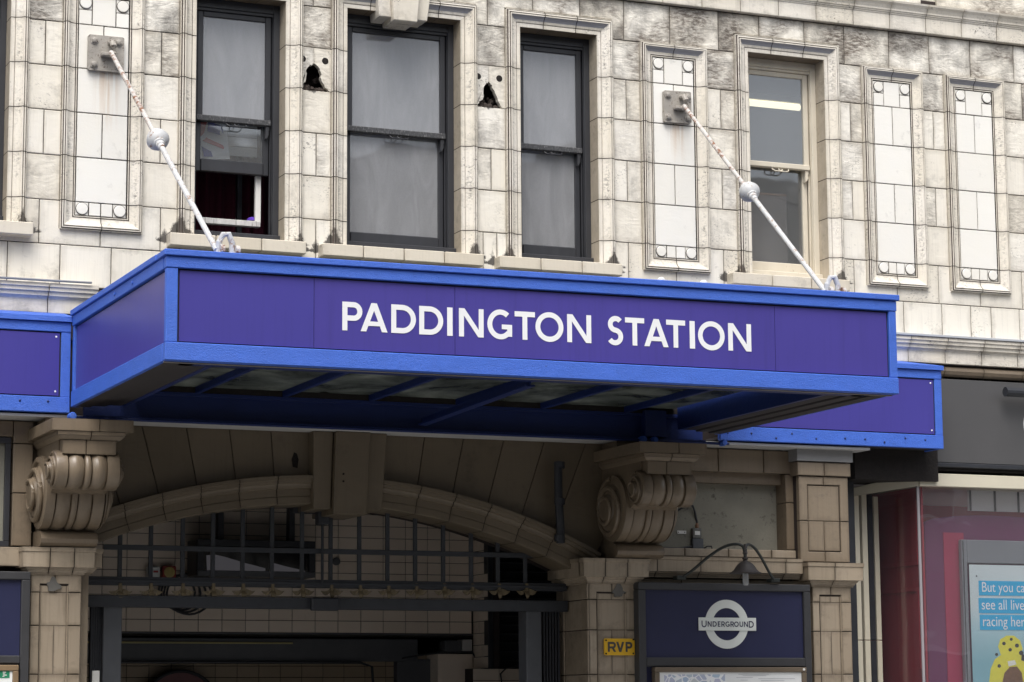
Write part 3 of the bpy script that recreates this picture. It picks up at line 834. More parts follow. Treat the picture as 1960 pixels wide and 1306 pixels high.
def capital(name, x0, x1, yb, ztop, cuts, e0=True, e1=True, h=.215, parent=B):
    """moulded slab; profile grows outward from yb; mitred ends where free"""
    pr = [(y, z*h/.203+ztop-h) for y, z in CAPP]
    hh = MB().box(x0+.01, x1-.01, yb+.006, .40, ztop-h+.004, ztop-.004).build(name, M_joint, parent)
    xs = [x0] + cuts + [x1]
    for i, (a, b) in enumerate(zip(xs, xs[1:])):
        A = [Vector((a + (y if (i == 0 and e0) else GAP/2), yb+y, z)) for y, z in pr]
        Bq = [Vector((b - (y if (i == len(xs)-2 and e1) else GAP/2), yb+y, z)) for y, z in pr]
        m = MB(); m.loft(A, Bq, close=False)
        # free ends return to the wall
        if i == 0 and e0: m.loft([Vector((a+y, .4, z)) for y, z in pr], A)
        if i == len(xs)-2 and e1: m.loft(Bq, [Vector((b-y, .4, z)) for y, z in pr])
        m.build('capital_stone', M_low, hh, props={'soot': random.uniform(.3, 1), 'rough': 0})
    return hh
PY = -.20
ZC = 2.93
pl0, pl1 = X(57, 1200, PY), X(155, 1200, PY)
pr0, pr1 = X(1128, 1200, PY), X(1220, 1200, PY)
pf0, pf1 = X(1562, 1200, PY), X(1631, 1200, PY)
pillar(pl0, pl1, PY, ZC-.19)
pillar(pr0, pr1, PY, ZC-.19)
pillar(pf0-.03, pf1, PY, ZC-.19)
cl0, cl1 = X(38, 1060, -.26), X(178, 1060, -.26)
capital('pillar_capital', pl0, pl1, PY, ZC, [pl0+.13, pl0+.32])
capital('pillar_capital', pr0, pr1, PY, ZC, [pr0+.12, pr0+.33])
capital('pillar_capital', pf0-.03, pf1, PY, ZC, [pf0+.16], e1=True)
# set-back strip right of the left pillar, and the panelled jamb on the left flank of the right pillar
s = MB().box(pl1+.002, pl1+.085, -.07, .46, 0, ZC-.19).build('pillar_return', M_low, B, props={'soot': .2})
capital('return_capital', pl1+.01, pl1+.09, -.075, ZC, [], e0=False, h=.2)
jx_ = pr0
jz = [ZC-.19, Z(106, 1134, -.2), 2.325, 1.95, 1.575, 1.2, .825, .45, 0.0]
jm = MB().box(jx_+.004, jx_+.05, PY+.06, .46, 0, ZC-.19).build('pillar_jamb', M_joint, B)
for zb, za in zip(jz, jz[1:]):
    for (y0, y1) in ((PY+.004, PY+.13), (PY+.13, PY+.50), (PY+.50, .46)):
        q = [(y0, za), (y1, za), (y1, zb), (y0, zb)]
        pan = (y0 == PY+.13)
        stone('jamb_stone', q, jx_ - (.012 if not pan else .002), jm, M_low, axis='x', depth=.012, bev=.004)
for k, (y0, y1) in enumerate(((-.20, .05), (.05, .30), (.30, .46))):
    m = MB(); pr = [(yy*1.0, z*.215/.203+ZC-.215) for yy, z in CAPP]
    m.loft([Vector((jx_-.012+p, y0+.003, z)) for p, z in pr], [Vector((jx_-.012+p, y1-.003, z)) for p, z in pr]); m.build('jamb_capital_stone', M_low, jm, props={'soot': random.uniform(.2, .6)})
# arch soffit springing behind the left capital handled by the arch wall; inner wall sides
MB().box(XMIN, pl0-.002, .02, .48, 0, 4.6).build('side_wall', M_joint, B)
# grey cement patches where fittings were taken off
for (u, v) in ((102, 1121), (1184, 1134)):
    m = MB(); c = P(u, v, PY-.004); pts = []
    for k in range(14):
        t = k*2*math.pi/14; r = .045*random.uniform(.75, 1.25)
        pts.append((c.x+r*1.25*math.cos(t), c.z+r*math.sin(t)+(.03 if 2 < k < 5 else 0)))
    m.prism(pts, 'y', PY-.006, PY+.003); m.build('cement_patch', plain('grey_cement', (.13, .125, .115), .9, .3, 14), B)

# ------------------------------------------------------------------ scroll brackets
def bracket(xl):
    wdt = .475; xr = xl+wdt
    yr, zr, rr = -.735, 3.486, .148
    yb_, zb_, rb = -.245, 3.352, .285
    ZT_ = 3.862
    m = MB()
    body = [(.10, 2.95), (.10, 3.72), (yr-.03, 3.72), (yr-.03, zr-.02), (yr+.10, zr-.11), (yb_-.20, zb_-.06), (yb_-.12, zb_-.20), (yb_+.02, zb_-.26), (yb_+.06, 2.95)]
    m.prism(body, 'x', xl+.022, xr-.022)
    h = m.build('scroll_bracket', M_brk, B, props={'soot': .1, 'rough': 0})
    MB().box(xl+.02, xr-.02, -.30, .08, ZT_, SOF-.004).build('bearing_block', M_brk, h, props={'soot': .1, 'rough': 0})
    def fl(t):         # bands, beads and hollows across the face
        for a, b, k, base in ((0, .17, .002, 0), (.17, .43, .026, -.020), (.43, .55, .014, -.010), (.55, .80, .026, -.020), (.80, 1.0, .002, 0)):
            if a <= t <= b:
                q = (t-a)/(b-a)
                return base + k*math.sin(math.pi*q)**.9 - (.020 if min(q, 1-q)*(b-a) < .009 and 0 < t < 1 and .1 < t < .9 else 0)
        return 0
    N = 110
    for nm, (y, z, r), sc_ in (('scroll_roll', (yr, zr, rr), 1.0), ('scroll_belly', (yb_, zb_, rb), .8)):
        m = MB(); x0_ = xl if nm == 'scroll_roll' else xl-.008
        w_ = wdt if nm == 'scroll_roll' else wdt-.02
        m.lathe((x0_, y, z), (1, 0, 0), [(w_*k/N, r+fl(k/N)*sc_) for k in range(N+1)], 48)
        m.build(nm, M_brk, h, smooth=True, props={'soot': random.uniform(.3, .9), 'rough': 0})
    for (y, z, r), dep in (((yb_, zb_, rb), .085), ((yr, zr, rr), .06)):
        for xs, dx in ((xl+.002, -1), (xr-.016, 1)):
            m = MB(); m.lathe((xs, y, z), (dx, 0, 0), [(0, r*.985), (.010, r*.97), (.016, r*.93), (.016, r*.72), (dep*.55, r*.66), (dep*.6, r*.44), (dep, r*.36), (dep*1.05, r*.26), (dep*1.05, 0)], 32)
            v = m.build('volute', M_brk, h, smooth=True, props={'soot': .05, 'rough': 0})
            pts = []; rad = []
            for k in range(64):
                t = k/63; a = math.pi*.5 + (-1)*t*math.pi*4.2; q = r*(.90-.62*t)
                pts.append((xs+dx*(.014+dep*.95*t), y+q*math.cos(a), z+q*math.sin(a))); rad.append(r*(.085-.03*t))
            m = MB(); m.tube(pts, rad, 8); m.build('volute_spiral', M_brk, h, smooth=True, props={'soot': .05, 'rough': 0})
    # slabs above the roll
    mid = xl+wdt*.45
    def slab(nm, a, b, y0, z0, z1, cut, slope=0):
        for q0, q1 in ((a, cut), (cut, b)):
            m = MB()
            s = slope
            lo = [Vector((q0+(s if q0 == a else GAP/2), y0+s, z0)), Vector((q1-(s if q1 == b else GAP/2), y0+s, z0)), Vector((q1-(s if q1 == b else GAP/2), .08, z0)), Vector((q0+(s if q0 == a else GAP/2), .08, z0))]
            hi = [Vector((q0+GAP/2*(q0 != a), y0, z1)), Vector((q1-GAP/2*(q1 != b), y0, z1)), Vector((q1-GAP/2*(q1 != b), .08, z1)), Vector((q0+GAP/2*(q0 != a), .08, z1))]
            m.loft(lo, hi, close=True, caps=True)
            m.build(nm, M_brk, h, props={'soot': random.uniform(.2, .8), 'rough': 0})
    slab('neck_stone', xl+.035, xr-.03, yr-.125, 3.60, 3.706, mid)
    slab('bracket_moulding_stone', xl-.012, xr+.03, yr-.165, 3.709, 3.738, mid+.03, .030)
    slab('bracket_moulding_stone', xl-.018, xr+.035, yr-.171, 3.740, 3.768, mid+.03, .006)
    slab('bracket_top_stone', xl-.06, xr+.09, yr-.18, 3.771, ZT_, mid+.09)
    # ovolo foot
    m = MB(); pr = [(-.20, 2.932), (-.29, 2.936), (-.325, 2.96), (-.335, 2.99), (-.32, 3.02), (-.285, 3.045), (-.24, 3.055), (.05, 3.06), (.05, 2.932)]
    m.loft([Vector((xl-.0, y, z)) for y, z in pr], [Vector((xr-.03, y, z)) for y, z in pr], close=True, caps=True)
    m.build('bracket_foot', M_brk, h, smooth=True, props={'soot': .3, 'rough': 0})
    return h
bracket(X(112, 898, -.88)); bracket(X(1235, 935, -.88))

# ------------------------------------------------------------------ bay right of the right pillar (behind the sign) and its mirror on the left
def bay(x0, x1, recess0, recess1, zr0, zr1, jw):
    """wall bay: back plane, recessed cement panel, ledge courses"""
    yb_ = -.08
    hm = MB(); hm.box(x0, recess0-.02, .02, .48, 0, 4.6); hm.box(recess1+.02, x1, .02, .48, 0, 4.6); hm.box(recess0-.02, recess1+.02, .02, .48, 0, zr0-.02); hm.box(recess0-.02, recess1+.02, .02, .48, zr1+.02, 4.6)
    h = hm.build('bay_wall', M_joint, B)
    MB().box(recess0-.02, recess1+.02, .10, .22, zr0-.02, zr1+.02).build('cement_panel', M_cem, h)
    # lintel over the recess, in stones
    n_ = 4
    for k in range(n_):
        a, b = recess0-.08+(recess1-recess0+.16+jw)*k/n_, recess0-.08+(recess1-recess0+.16+jw)*(k+1)/n_
        stone('bay_stone', rect(a, b, zr1, 3.93), yb_, h, M_brk, depth=.25)
    MB().box(recess0, recess1, .0, .12, zr1-.09, zr1+.01).build('recess_head', M_brk, h, props={'soot': .2})
    # right flank pier of the recess
    for za, zb in ((zr0-.0, zr0+.42), (zr0+.42, zr1)):
        stone('bay_stone', rect(recess1, recess1+jw, za, zb), yb_, h, M_brk, depth=.25)
    # ledge courses
    n_ = max(2, round((recess1+jw-x0)/.42))
    for zt_, zb, yy in ((zr0, 2.965, yb_-.02),):
        off = .1
        cuts = [x0] + [x0+(recess1+jw-x0)*(k+.25)/n_ for k in range(n_)] + [recess1+jw]
        for a, b in zip(cuts, cuts[1:]): stone('ledge_stone', rect(a, b, zb, zt_), yy, h, M_low, depth=.3, bev=.008)
    return h
M_cem = plain('stained_cement_render', (.23, .22, .18), .9, .35, 3.5, bmp=.3, bscale=50, dirt=(.10, .092, .075), dthr=.58)
rz0, rz1 = 3.045, Z(1420, 905, -.08)
rx1 = X(1482, 980, .18); rx1 = X(1510, 980, -.08)-.03
hb = bay(pr1-.02, pf0+.05, pr1+.05, rx1-.0, rz0, rz1, pf0-.05-rx1)
capital('ledge_capital', pr1+.075, pf0-.115, -.12, 2.962, [pr1+.2+.42*k for k in range(4)], e0=False, e1=False, h=.18)
for k in range(6):          # courses behind the sign
    za, zb = 2.78-.4*(k+1), 2.78-.4*k
    for a, b in ((pr1, pr1+.5), (pr1+.5, pr1+1.1), (pr1+1.1, pf0-.03)): stone('bay_stone', rect(a, b, za, zb), -.06, hb, M_low, depth=.1)
# upper part of the far pillar
fx0, fx1 = X(1530, 980, PY), X(1625, 980, PY)
hu = MB().box(fx0+.01, fx1-.01, PY+.02, .4, 2.935, 3.93).build('upper_pillar', M_joint, B)
zz = [2.935, 3.30, 3.72, 3.83]
xa, xb = fx0+.09, fx1-.09
mid = (fx0+fx1)/2
stone('pillar_stone', [(fx0, 2.935), (mid, 2.935), (mid, 3.03), (xa, 3.03), (xa, 3.30), (fx0, 3.30)], PY, hu, M_mid)
stone('pillar_stone', [(mid, 2.935), (fx1, 2.935), (fx1, 3.30), (xb, 3.30), (xb, 3.03), (mid, 3.03)], PY, hu, M_mid)
stone('pillar_stone', [(fx0, 3.30), (xa, 3.30), (xa, 3.62), (mid, 3.62), (mid, 3.70), (fx0, 3.70)], PY, hu, M_mid)
stone('pillar_stone', [(mid, 3.62), (xb, 3.62), (xb, 3.30), (fx1, 3.30), (fx1, 3.70), (mid, 3.70)], PY, hu, M_mid)
for a, b, za, zb in ((xa+.004, mid, 3.034, 3.30), (mid, xb-.004, 3.034, 3.30), (xa+.004, xb-.004, 3.30, 3.616)):
    stone('pillar_field_stone', rect(a, b, za, zb), PY+.009, hu, M_mid, gap=.0022)
for a, b in ((fx0-.02, mid), (mid, fx1+.02)): stone('pillar_stone', rect(a, b, 3.70, 3.825), PY-.02, hu, M_mid, depth=.2)
MB().box(fx0-.03, fx1+.03, PY-.04, .1, 3.83, 3.95).build('painted_block', plain('grey_white_paint', (.24, .24, .24), .6, .15, 4), hu)

# left bay beyond the left pillar
hl = MB().box(XMIN, pl0-.02, .032, .48, 0, 3.95).build('bay_wall', M_joint, B)
lx = X(24, 960, -.08)
for za, zb in ((2.945, 3.36), (3.36, 3.75), (3.75, 3.93)):
    stone('bay_stone', rect(lx, pl0+.03, za, zb), -.06, hl, M_brk, depth=.2)
for a, b, in ((XMIN, 1.6), (1.6, 2.4), (2.4, 3.3), (3.3, 3.75), (3.75, pl0+.02)):
    stone('ledge_stone', rect(a, b, 2.78, 2.935), -.14, hl, M_low, depth=.3)
    for k in range(6): stone('bay_stone', rect(a, b, 2.75-.4*(k+1), 2.75-.4*k), -.06, hl, M_low, depth=.1)
stone('bay_stone', rect(XMIN, lx, 3.80, 3.93), -.06, hl, M_brk, depth=.2)
m = MB(); 
for q in ((XMIN, lx-.012, 2.94, 2.985), (XMIN, lx-.012, 3.75, 3.80), (lx-.055, lx-.012, 2.985, 3.75)): m.box(q[0], q[1], -.04, .03, q[2], q[3], .004)
m.build('black_frame', M_wood, hl)
MB().box(XMIN, lx-.05, .0, .03, 2.985, 3.75).build('cement_panel', M_cem, hl)

# white painted soffit between the beam and the wall
m = MB(); m.box(XMIN, X(1630, 880, -.1)+.05, -.34, .02, SOF, SOF+.02); m.build('white_soffit', plain('soffit_paint', (.50, .50, .49), .7, .2, 3), B)
m = MB(); m.box(X(1625, 880, 0), 12.5, -.1, .4, 3.7, 4.6); m.build('black_backing', M_dark, B)
# ------------------------------------------------------------------ lettering drawn with strokes of even weight
def arcp(cx, cy, rx, ry, a0, a1, n=14): return [(cx+rx*math.cos(R(a0+(a1-a0)*k/n)), cy+ry*math.sin(R(a0+(a1-a0)*k/n))) for k in range(n+1)]
def glyph(ch, W, H, s):
    """list of ('p', polygon) and ('s', centre line, closed) in a box W x H"""
    h = s/2
    if ch == 'I': return [('p', [(0, 0), (W, 0), (W, H), (0, H)])]
    if ch == 'T': return [('p', [(0, H-s), (W, H-s), (W, H), (0, H)]), ('p', [(W/2-h, 0), (W/2+h, 0), (W/2+h, H), (W/2-h, H)])]
    if ch == 'N': return [('p', [(0, 0), (s, 0), (s, H), (0, H)]), ('p', [(W-s, 0), (W, 0), (W, H), (W-s, H)]), ('p', [(0, H), (s*1.12, H), (W, 0), (W-s*1.12, 0)])]
    if ch == 'A':
        q = s*1.1
        return [('p', [(0, 0), (q, 0), (W/2+q*.5, H), (W/2-q*.5, H)]), ('p', [(W, 0), (W-q, 0), (W/2-q*.5, H), (W/2+q*.5, H)]), ('p', [(W*.2, H*.20), (W*.8, H*.20), (W*.8, H*.20+s*.85), (W*.2, H*.20+s*.85)])]
    if ch == 'V':
        q = s*1.1
        return [('p', [(0, H), (q, H), (W/2+q*.5, 0), (W/2-q*.5, 0)]), ('p', [(W, H), (W-q, H), (W/2-q*.5, 0), (W/2+q*.5, 0)])]
    if ch in 'PR':
        y0, y1 = H*.42+h*.2, H-h; r = (y1-y0)/2
        L = [('p', [(0, 0), (s, 0), (s, H), (0, H)]), ('s', [(0, y1)] + arcp(W-h-r*.95, (y0+y1)/2, r*.95, r, 90, -90) + [(0, y0)], False)]
        if ch == 'R': L.append(('p', [(W*.42, y0), (W*.42+s*1.15, y0), (W+s*.1, 0), (W-s*1.1, 0)]))
        return L
    if ch == 'D':
        ry = H/2-h; rx = min(ry, W-h-s*.9)
        return [('p', [(0, 0), (s, 0), (s, H), (0, H)]), ('s', [(0, H-h)] + arcp(W-h-rx, H/2, rx, ry, 90, -90, 20) + [(0, h)], False)]
    if ch == 'O': return [('s', arcp(W/2, H/2, W/2-h, H/2-h, 0, 360, 40)[:-1], True)]
    if ch == 'G': return [('s', arcp(W*.53, H/2, W*.53-h, H/2-h, 48, 318, 30) , False), ('p', [(W-s, H*.10), (W, H*.10), (W, H*.50), (W-s, H*.50)]), ('p', [(W*.58, H*.50-s*.9), (W, H*.50-s*.9), (W, H*.50), (W*.58, H*.50)])]
    if ch == 'U': r = W/2-h; return [('s', [(h, H)] + arcp(W/2, r+h, r, r, 180, 360, 16) + [(W-h, H)], False)]
    if ch == 'E': return [('p', [(0, 0), (s, 0), (s, H), (0, H)])] + [('p', [(0, y), (W*k, y), (W*k, y+s), (0, y+s)]) for y, k in ((0, 1), (H/2-h, .9), (H-s, 1))]
    if ch == 'C': return [('s', arcp(W*.53, H/2, W*.53-h, H/2-h, 48, 312, 30), False)]
    if ch == 'S':
        r1 = (H-s)/4*1.0; a = W/2-h
        return [('s', arcp(W*.52, H-h-r1*.96, a*.86, r1*.96, 35, 250, 14) + arcp(W*.47, h+r1*1.04, a*.94, r1*1.04, 78, -148, 14), False)]
    return []
def stroke_faces(bm, line, closed, s, place, d, th):
    pts = [Vector(p) for p in line]; n = len(pts); L, Rr = [], []
    for i, p in enumerate(pts):
        a = pts[i-1] if (i > 0 or closed) else p; b = pts[(i+1) % n] if (i < n-1 or closed) else p
        t = (b-a).normalized(); nn = Vector((-t.y, t.x))
        L.append(p+nn*s/2); Rr.append(p-nn*s/2)
    for i in range(n if closed else n-1):
        j = (i+1) % n
        q = [L[i], Rr[i], Rr[j], L[j]]
        bm.faces.new([bm.verts.new(place(v.x, v.y, d)) for v in q])
def letter(ch, W, H, s, place, mat, parent, name='letter', d=0.003):
    bm = bmesh.new()
    for k, it in enumerate(glyph(ch, W, H, s)):
        dd = d + k*.0004
        if it[0] == 'p': bm.faces.new([bm.verts.new(place(x, y, dd)) for x, y in it[1]])
        else: stroke_faces(bm, it[1], it[2], s, place, dd, 0)
    return mesh_obj(name, bm, mat, parent)

# ------------------------------------------------------------------ canopies
def paint(name, col, bs_, rough=.42, wr=.7):
    m, nt, bs = new_mat(name)
    p1 = pos(nt, (1, 1, 1.6))
    n = noise(nt, p1, 5, 5, .6)
    c = mixc(nt, n, [k*.82 for k in col], [k*1.15 for k in col])
    d = math_(nt, 'MULTIPLY', math_(nt, 'SUBTRACT', noise(nt, p1, 30, 7, .72), .615), 9.0, True)
    c = mixc(nt, math_(nt, 'MULTIPLY', d, .8), c, [col[0]*.35, col[1]*.3, col[2]*.30])
    nt.links.new(c, bs.inputs['Base Color']); bs.inputs['Roughness'].default_value = rough
    hh = math_(nt, 'ADD', noise(nt, p1, bs_, 5, .6, 1.2), math_(nt, 'MULTIPLY', noise(nt, p1, 9, 3), .6))
    bump(nt, bs, hh, wr, .012)
    return m
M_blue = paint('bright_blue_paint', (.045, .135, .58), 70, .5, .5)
M_navy = paint('shaded_blue_paint', (.006, .020, .115), 25, .5, .3)  # same blue as the bright paint, under-canopy shade put into the colour
def vinyl(name, col):
    m, nt, bs = new_mat(name)
    p1 = pos(nt); st = pos(nt, (30, 30, 1.2))
    c = mixc(nt, noise(nt, p1, 1.3, 4), [k*.88 for k in col], [k*1.12 for k in col])
    c = mixc(nt, math_(nt, 'MULTIPLY', ramp(nt, noise(nt, st, 1.0, 4), [(.50, g(0)), (.80, g(1))]), .35), c, [k*.62+.004 for k in col])
    c = mixc(nt, math_(nt, 'MULTIPLY', ramp(nt, noise(nt, p1, 60, 4, .7), [(.66, g(0)), (.76, g(1))]), .25), c, (.10, .10, .14))
    nt.links.new(c, bs.inputs['Base Color']); bs.inputs['Roughness'].default_value = .34; bs.inputs['Specular IOR Level'].default_value = .45
    bump(nt, bs, noise(nt, p1, 1.7, 2), .05, .05)
    return m
M_vio = vinyl('violet_blue_panel', (.060, .048, .27))
M_vio2 = vinyl('blue_panel', (.055, .047, .27))
M_gask = plain('black_gasket', (.018, .016, .018), .6, .4, 20)
M_lett = plain('white_lettering', (.80, .81, .82), .4, .05, 3)
M_plank = plain('dark_soffit_board', (.032, .028, .030), .7, .35, 6, bmp=.2, stretch=(1, .3, 1))
M_strip = plain('grey_metal_strip', (.20, .185, .17), .5, .3, 8)

FL, FR = Vector((4.4096, -3.1665)), Vector((10.0955, -3.2952))
FD = (FR-FL); FLEN = FD.length; FD.normalize(); FN = Vector((-FD.y, FD.x))     # FN points to the wall
def Fp(s, n, z): q = FL+FD*s+FN*n; return Vector((q.x, q.y, z))
def cbox(m, s0, s1, n0, n1, z0, z1, bev=0.0, tz=0.0):
    b = MB(); a = [Fp(s0, n0, z0), Fp(s1, n0, z0), Fp(s1, n1, z0), Fp(s0, n1, z0)]
    c = [Fp(s0, n0, z1), Fp(s1, n0, z1), Fp(s1, n1, z1), Fp(s0, n1, z1)]
    b.loft(a, c, close=True, caps=True)
    bmesh.ops.recalc_face_normals(b.bm, faces=b.bm.faces)
    if bev: bmesh.ops.bevel(b.bm, geom=b.bm.edges[:], offset=bev, segments=1, affect='EDGES')
    m.merge(b.bm); return m
def su(u, v):
    """distance along the front face for a measured place"""
    d = _fw + _rt*((u-PW/2)/FPX) - _up*((v-PH/2)/FPX)
    o = Vector((CAM.x, CAM.y)); dv = Vector((d.x, d.y))
    t = (FL-o).dot(FN)/dv.dot(FN)
    q = o+dv*t
    return (q-FL).dot(FD), CAM.z+d.z*t
ZT, ZB = 4.776, 4.012
CN = thing('entrance_canopy', 'large blue canopy with violet fascia reading PADDINGTON STATION over the entrance', 'canopy', (7.2, -1.8, 4.0))
D_ = 3.166-.38
cbox(MB(), -.012, FLEN+.012, -.014, .06, ZT-.125, ZT-.045, .005).build('top_rail', M_blue, CN)
cbox(MB(), -.03, FLEN+.03, -.034, .20, ZT-.043, ZT, .005).build('cap', M_blue, CN)
cbox(MB(), -.012, FLEN+.012, -.014, .06, ZB, ZB+.125, .005).build('bottom_rail', M_blue, CN)
cbox(MB(), -.008, .072, -.008, .05, ZB+.126, ZT-.126, .004).build('corner_post', M_blue, CN)
cbox(MB(), FLEN-.055, FLEN+.008, -.008, .05, ZB+.126, ZT-.126, .004).build('corner_post', M_blue, CN)
cbox(MB(), .07, FLEN-.05, .022, .05, ZB+.1, ZT-.1).build('gasket', M_gask, CN)
sp = [.086, su(602, 600)[0], su(872, 640)[0], su(1485, 650)[0], FLEN-.066]
fps = []
for i, (a, b) in enumerate(zip(sp, sp[1:])):
    m = MB(); cbox(m, a+.0018, b-.0018, .012, .02, ZB+.136, ZT-.137)
    fps.append(m.build('fascia_panel', M_vio if i else M_vio2, CN))
# lettering: left and right edge of every letter as measured
LT = [('P', 38, 130), ('A', 122, 245), ('D', 262, 375), ('D', 390, 500), ('I', 518, 543), ('N', 572, 685), ('G', 702, 815), ('T', 827, 920), ('O', 922, 1050), ('N', 1067, 1177),
      ('S', 1248, 1327), ('T', 1332, 1420), ('A', 1419, 1530), ('T', 1520, 1607), ('I', 1627, 1651), ('O', 1665, 1787), ('N', 1803, 1908)]
zl0, zl1 = su(656.7, 632)[1], su(656.7, 577)[1]
zr0, zr1 = su(1438, 673)[1], su(1437, 620.6)[1]
s00, s01 = su(656, 600)[0], su(1438, 650)[0]
for ch, a, b in LT:
    ua, ub = 640+a/2.3902, 640+b/2.3902
    sa, sb = su(ua, 620)[0], su(ub, 620)[0]
    kk = ((sa+sb)/2-s00)/(s01-s00)
    zb_ = zl0+(zr0-zl0)*kk; H = (zl1-zl0)+((zr1-zr0)-(zl1-zl0))*kk
    ov = .006 if ch in 'OGS' else 0
    par = [q for i, q in enumerate(fps) if sp[i] <= (sa+sb)/2 < sp[i+1]][0]
    letter(ch, sb-sa, H+2*ov, H*.185, lambda x, y, d, sa=sa, zb_=zb_, ov=ov: Fp(sa+x, .012-d, zb_-ov+y), M_lett, par)
# flanks
for nm, fx, sg in (('left', FL.x, 1), ('right', FR.x, -1)):
    fy = FL.y if sg > 0 else FR.y
    def fb(a, b, y0, y1, z0, z1, bev=.004, name='flank_rail', mat=M_blue):
        return MB().box(min(a, b), max(a, b), y0, y1, z0, z1, bev).build(name, mat, CN)
    y0, y1 = fy+.075, -.392
    fb(fx-sg*.012, fx+sg*.05, y0, y1, ZT-.125, ZT-.045); fb(fx-sg*.03, fx+sg*.2, y0-.02+.16, y1, ZT-.043, ZT, name='cap')
    fb(fx-sg*.012, fx+sg*.05, y0, y1, ZB, ZB+.125)
    fb(fx-sg*.006, fx+sg*.04, y1-.05, y1, ZB+.126, ZT-.126, name='flank_post')
    fb(fx+sg*.012, fx+sg*.02, y0+.004, y1-.055, ZB+.136, ZT-.137, 0, 'flank_panel', M_vio2)
    fb(fx+sg*.022, fx+sg*.05, y0, y1, ZB+.1, ZT-.1, 0, 'gasket', M_gask)
    # soffit boards under the flank
    for k in range(3):
        fb(fx+sg*(.015+.125*k), fx+sg*(.132+.125*k), fy+.12, -.44, ZB+.0-.002+.012*k, ZB+.03+.012*k, .004, 'soffit_board', M_plank)
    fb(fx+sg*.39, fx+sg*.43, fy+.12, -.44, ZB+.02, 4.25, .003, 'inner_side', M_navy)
    for (u, v) in ((248, 535), (205, 582)) if sg > 0 else ():
        c = Vector((fx-.012, fy+.9+(248-u)*.012, ZT-.085)); MB().lathe(c, (-1, 0, 0), [(0, .014), (.008, .013), (.011, .006)], 8).build('bolt', M_blue, CN)
cbox(MB(), .0, FLEN, .07, .10, ZB-.006, ZB+.022, .003).build('edge_strip', M_strip, CN)
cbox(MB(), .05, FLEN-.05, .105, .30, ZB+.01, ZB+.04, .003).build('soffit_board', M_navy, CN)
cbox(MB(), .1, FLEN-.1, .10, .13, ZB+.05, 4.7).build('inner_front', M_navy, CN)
# roof of dirty wired glass between glazing bars
def dirty_glass():
    m, nt, bs = new_mat('grimy_roof_glass'); p1 = pos(nt)
    c = ramp(nt, noise(nt, p1, 2.2, 6, .6, .5), [(.30, (.03, .035, .03)), (.52, (.17, .185, .17)), (.75, (.32, .335, .31))])
    nt.links.new(c, bs.inputs['Base Color']); bs.inputs['Roughness'].default_value = .25
    tl = nt.nodes.new('ShaderNodeBsdfTranslucent'); nt.links.new(c, tl.inputs['Color'])
    mx = nt.nodes.new('ShaderNodeMixShader'); mx.inputs[0].default_value = .42
    out = nt.nodes['Material Output']
    nt.links.new(bs.outputs[0], mx.inputs[1]); nt.links.new(tl.outputs[0], mx.inputs[2]); nt.links.new(mx.outputs[0], out.inputs['Surface'])
    return m
M_rg = dirty_glass()
zg = 4.215
gx = [FL.x+.43] + [X(u, 752, -.42) for u in (380, 547, 712, 878, 1040, 1200)] + [FR.x-.43]
for a, b in zip(gx, gx[1:]):
    MB().box(a+.02, b-.02, -3.03, -.40, zg, zg+.008).build('roof_glass', M_rg, CN)
for a in gx[1:-1]:
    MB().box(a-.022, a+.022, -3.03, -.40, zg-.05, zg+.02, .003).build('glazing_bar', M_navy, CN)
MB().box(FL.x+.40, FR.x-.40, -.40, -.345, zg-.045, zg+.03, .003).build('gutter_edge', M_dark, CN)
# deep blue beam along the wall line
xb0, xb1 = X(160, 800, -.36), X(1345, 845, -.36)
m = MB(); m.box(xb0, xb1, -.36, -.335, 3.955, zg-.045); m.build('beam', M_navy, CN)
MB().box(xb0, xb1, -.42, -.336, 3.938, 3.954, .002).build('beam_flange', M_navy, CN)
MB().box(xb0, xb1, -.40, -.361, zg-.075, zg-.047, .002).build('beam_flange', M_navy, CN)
MB().tube([(X(133, 800, -.46), -.46, 3.925), (X(1395, 850, -.46), -.46, 3.925)], .013, 8).build('conduit', M_navy, CN)
for (u, v, r) in ((137, 799, .032), (1382, 848, .028), (1228, 838, .03), (1250, 843, .028)):
    c = P(u, v, -.46); MB().lathe((c.x, -.49, 3.93), (0, 1, 0), [(-.03, .006), (-.028, r*.8), (-.01, r), (.05, r), (.055, .01)], 12).build('conduit_box', M_blue, CN)
m = MB(); xs_ = X(1254, 815, -.44); m.box(xs_-.10, xs_+.10, -.46, -.365, 3.96, 4.19, .006); m.build('beam_bracket', M_navy, CN)
# forward steel
xs_ = X(803, 815, -.36)
m = MB(); p_, q_ = Vector((xs_, -.42, 3.985)), Vector((X(1015, 738, -2.75), -2.75, Z(1015, 738, -2.75)))
m.bar(p_, q_, .075, .014); m.build('forward_strut', M_navy, CN)
m = MB(); m.bar(p_+Vector((0, 0, .03)), q_+Vector((0, 0, .03)), .012, .05); m.build('forward_strut_web', M_navy, CN)
# two dome nuts on the top
for (u, v) in ((1268, 540), (1349, 545)):
    s_, z_ = su(u, v); c = Fp(s_, .02, ZT); MB().lathe(c, (0, 0, 1), [(-.01, .03), (.012, .03), (.026, .018), (.03, 0)], 12).build('dome_nut', M_white, CN)

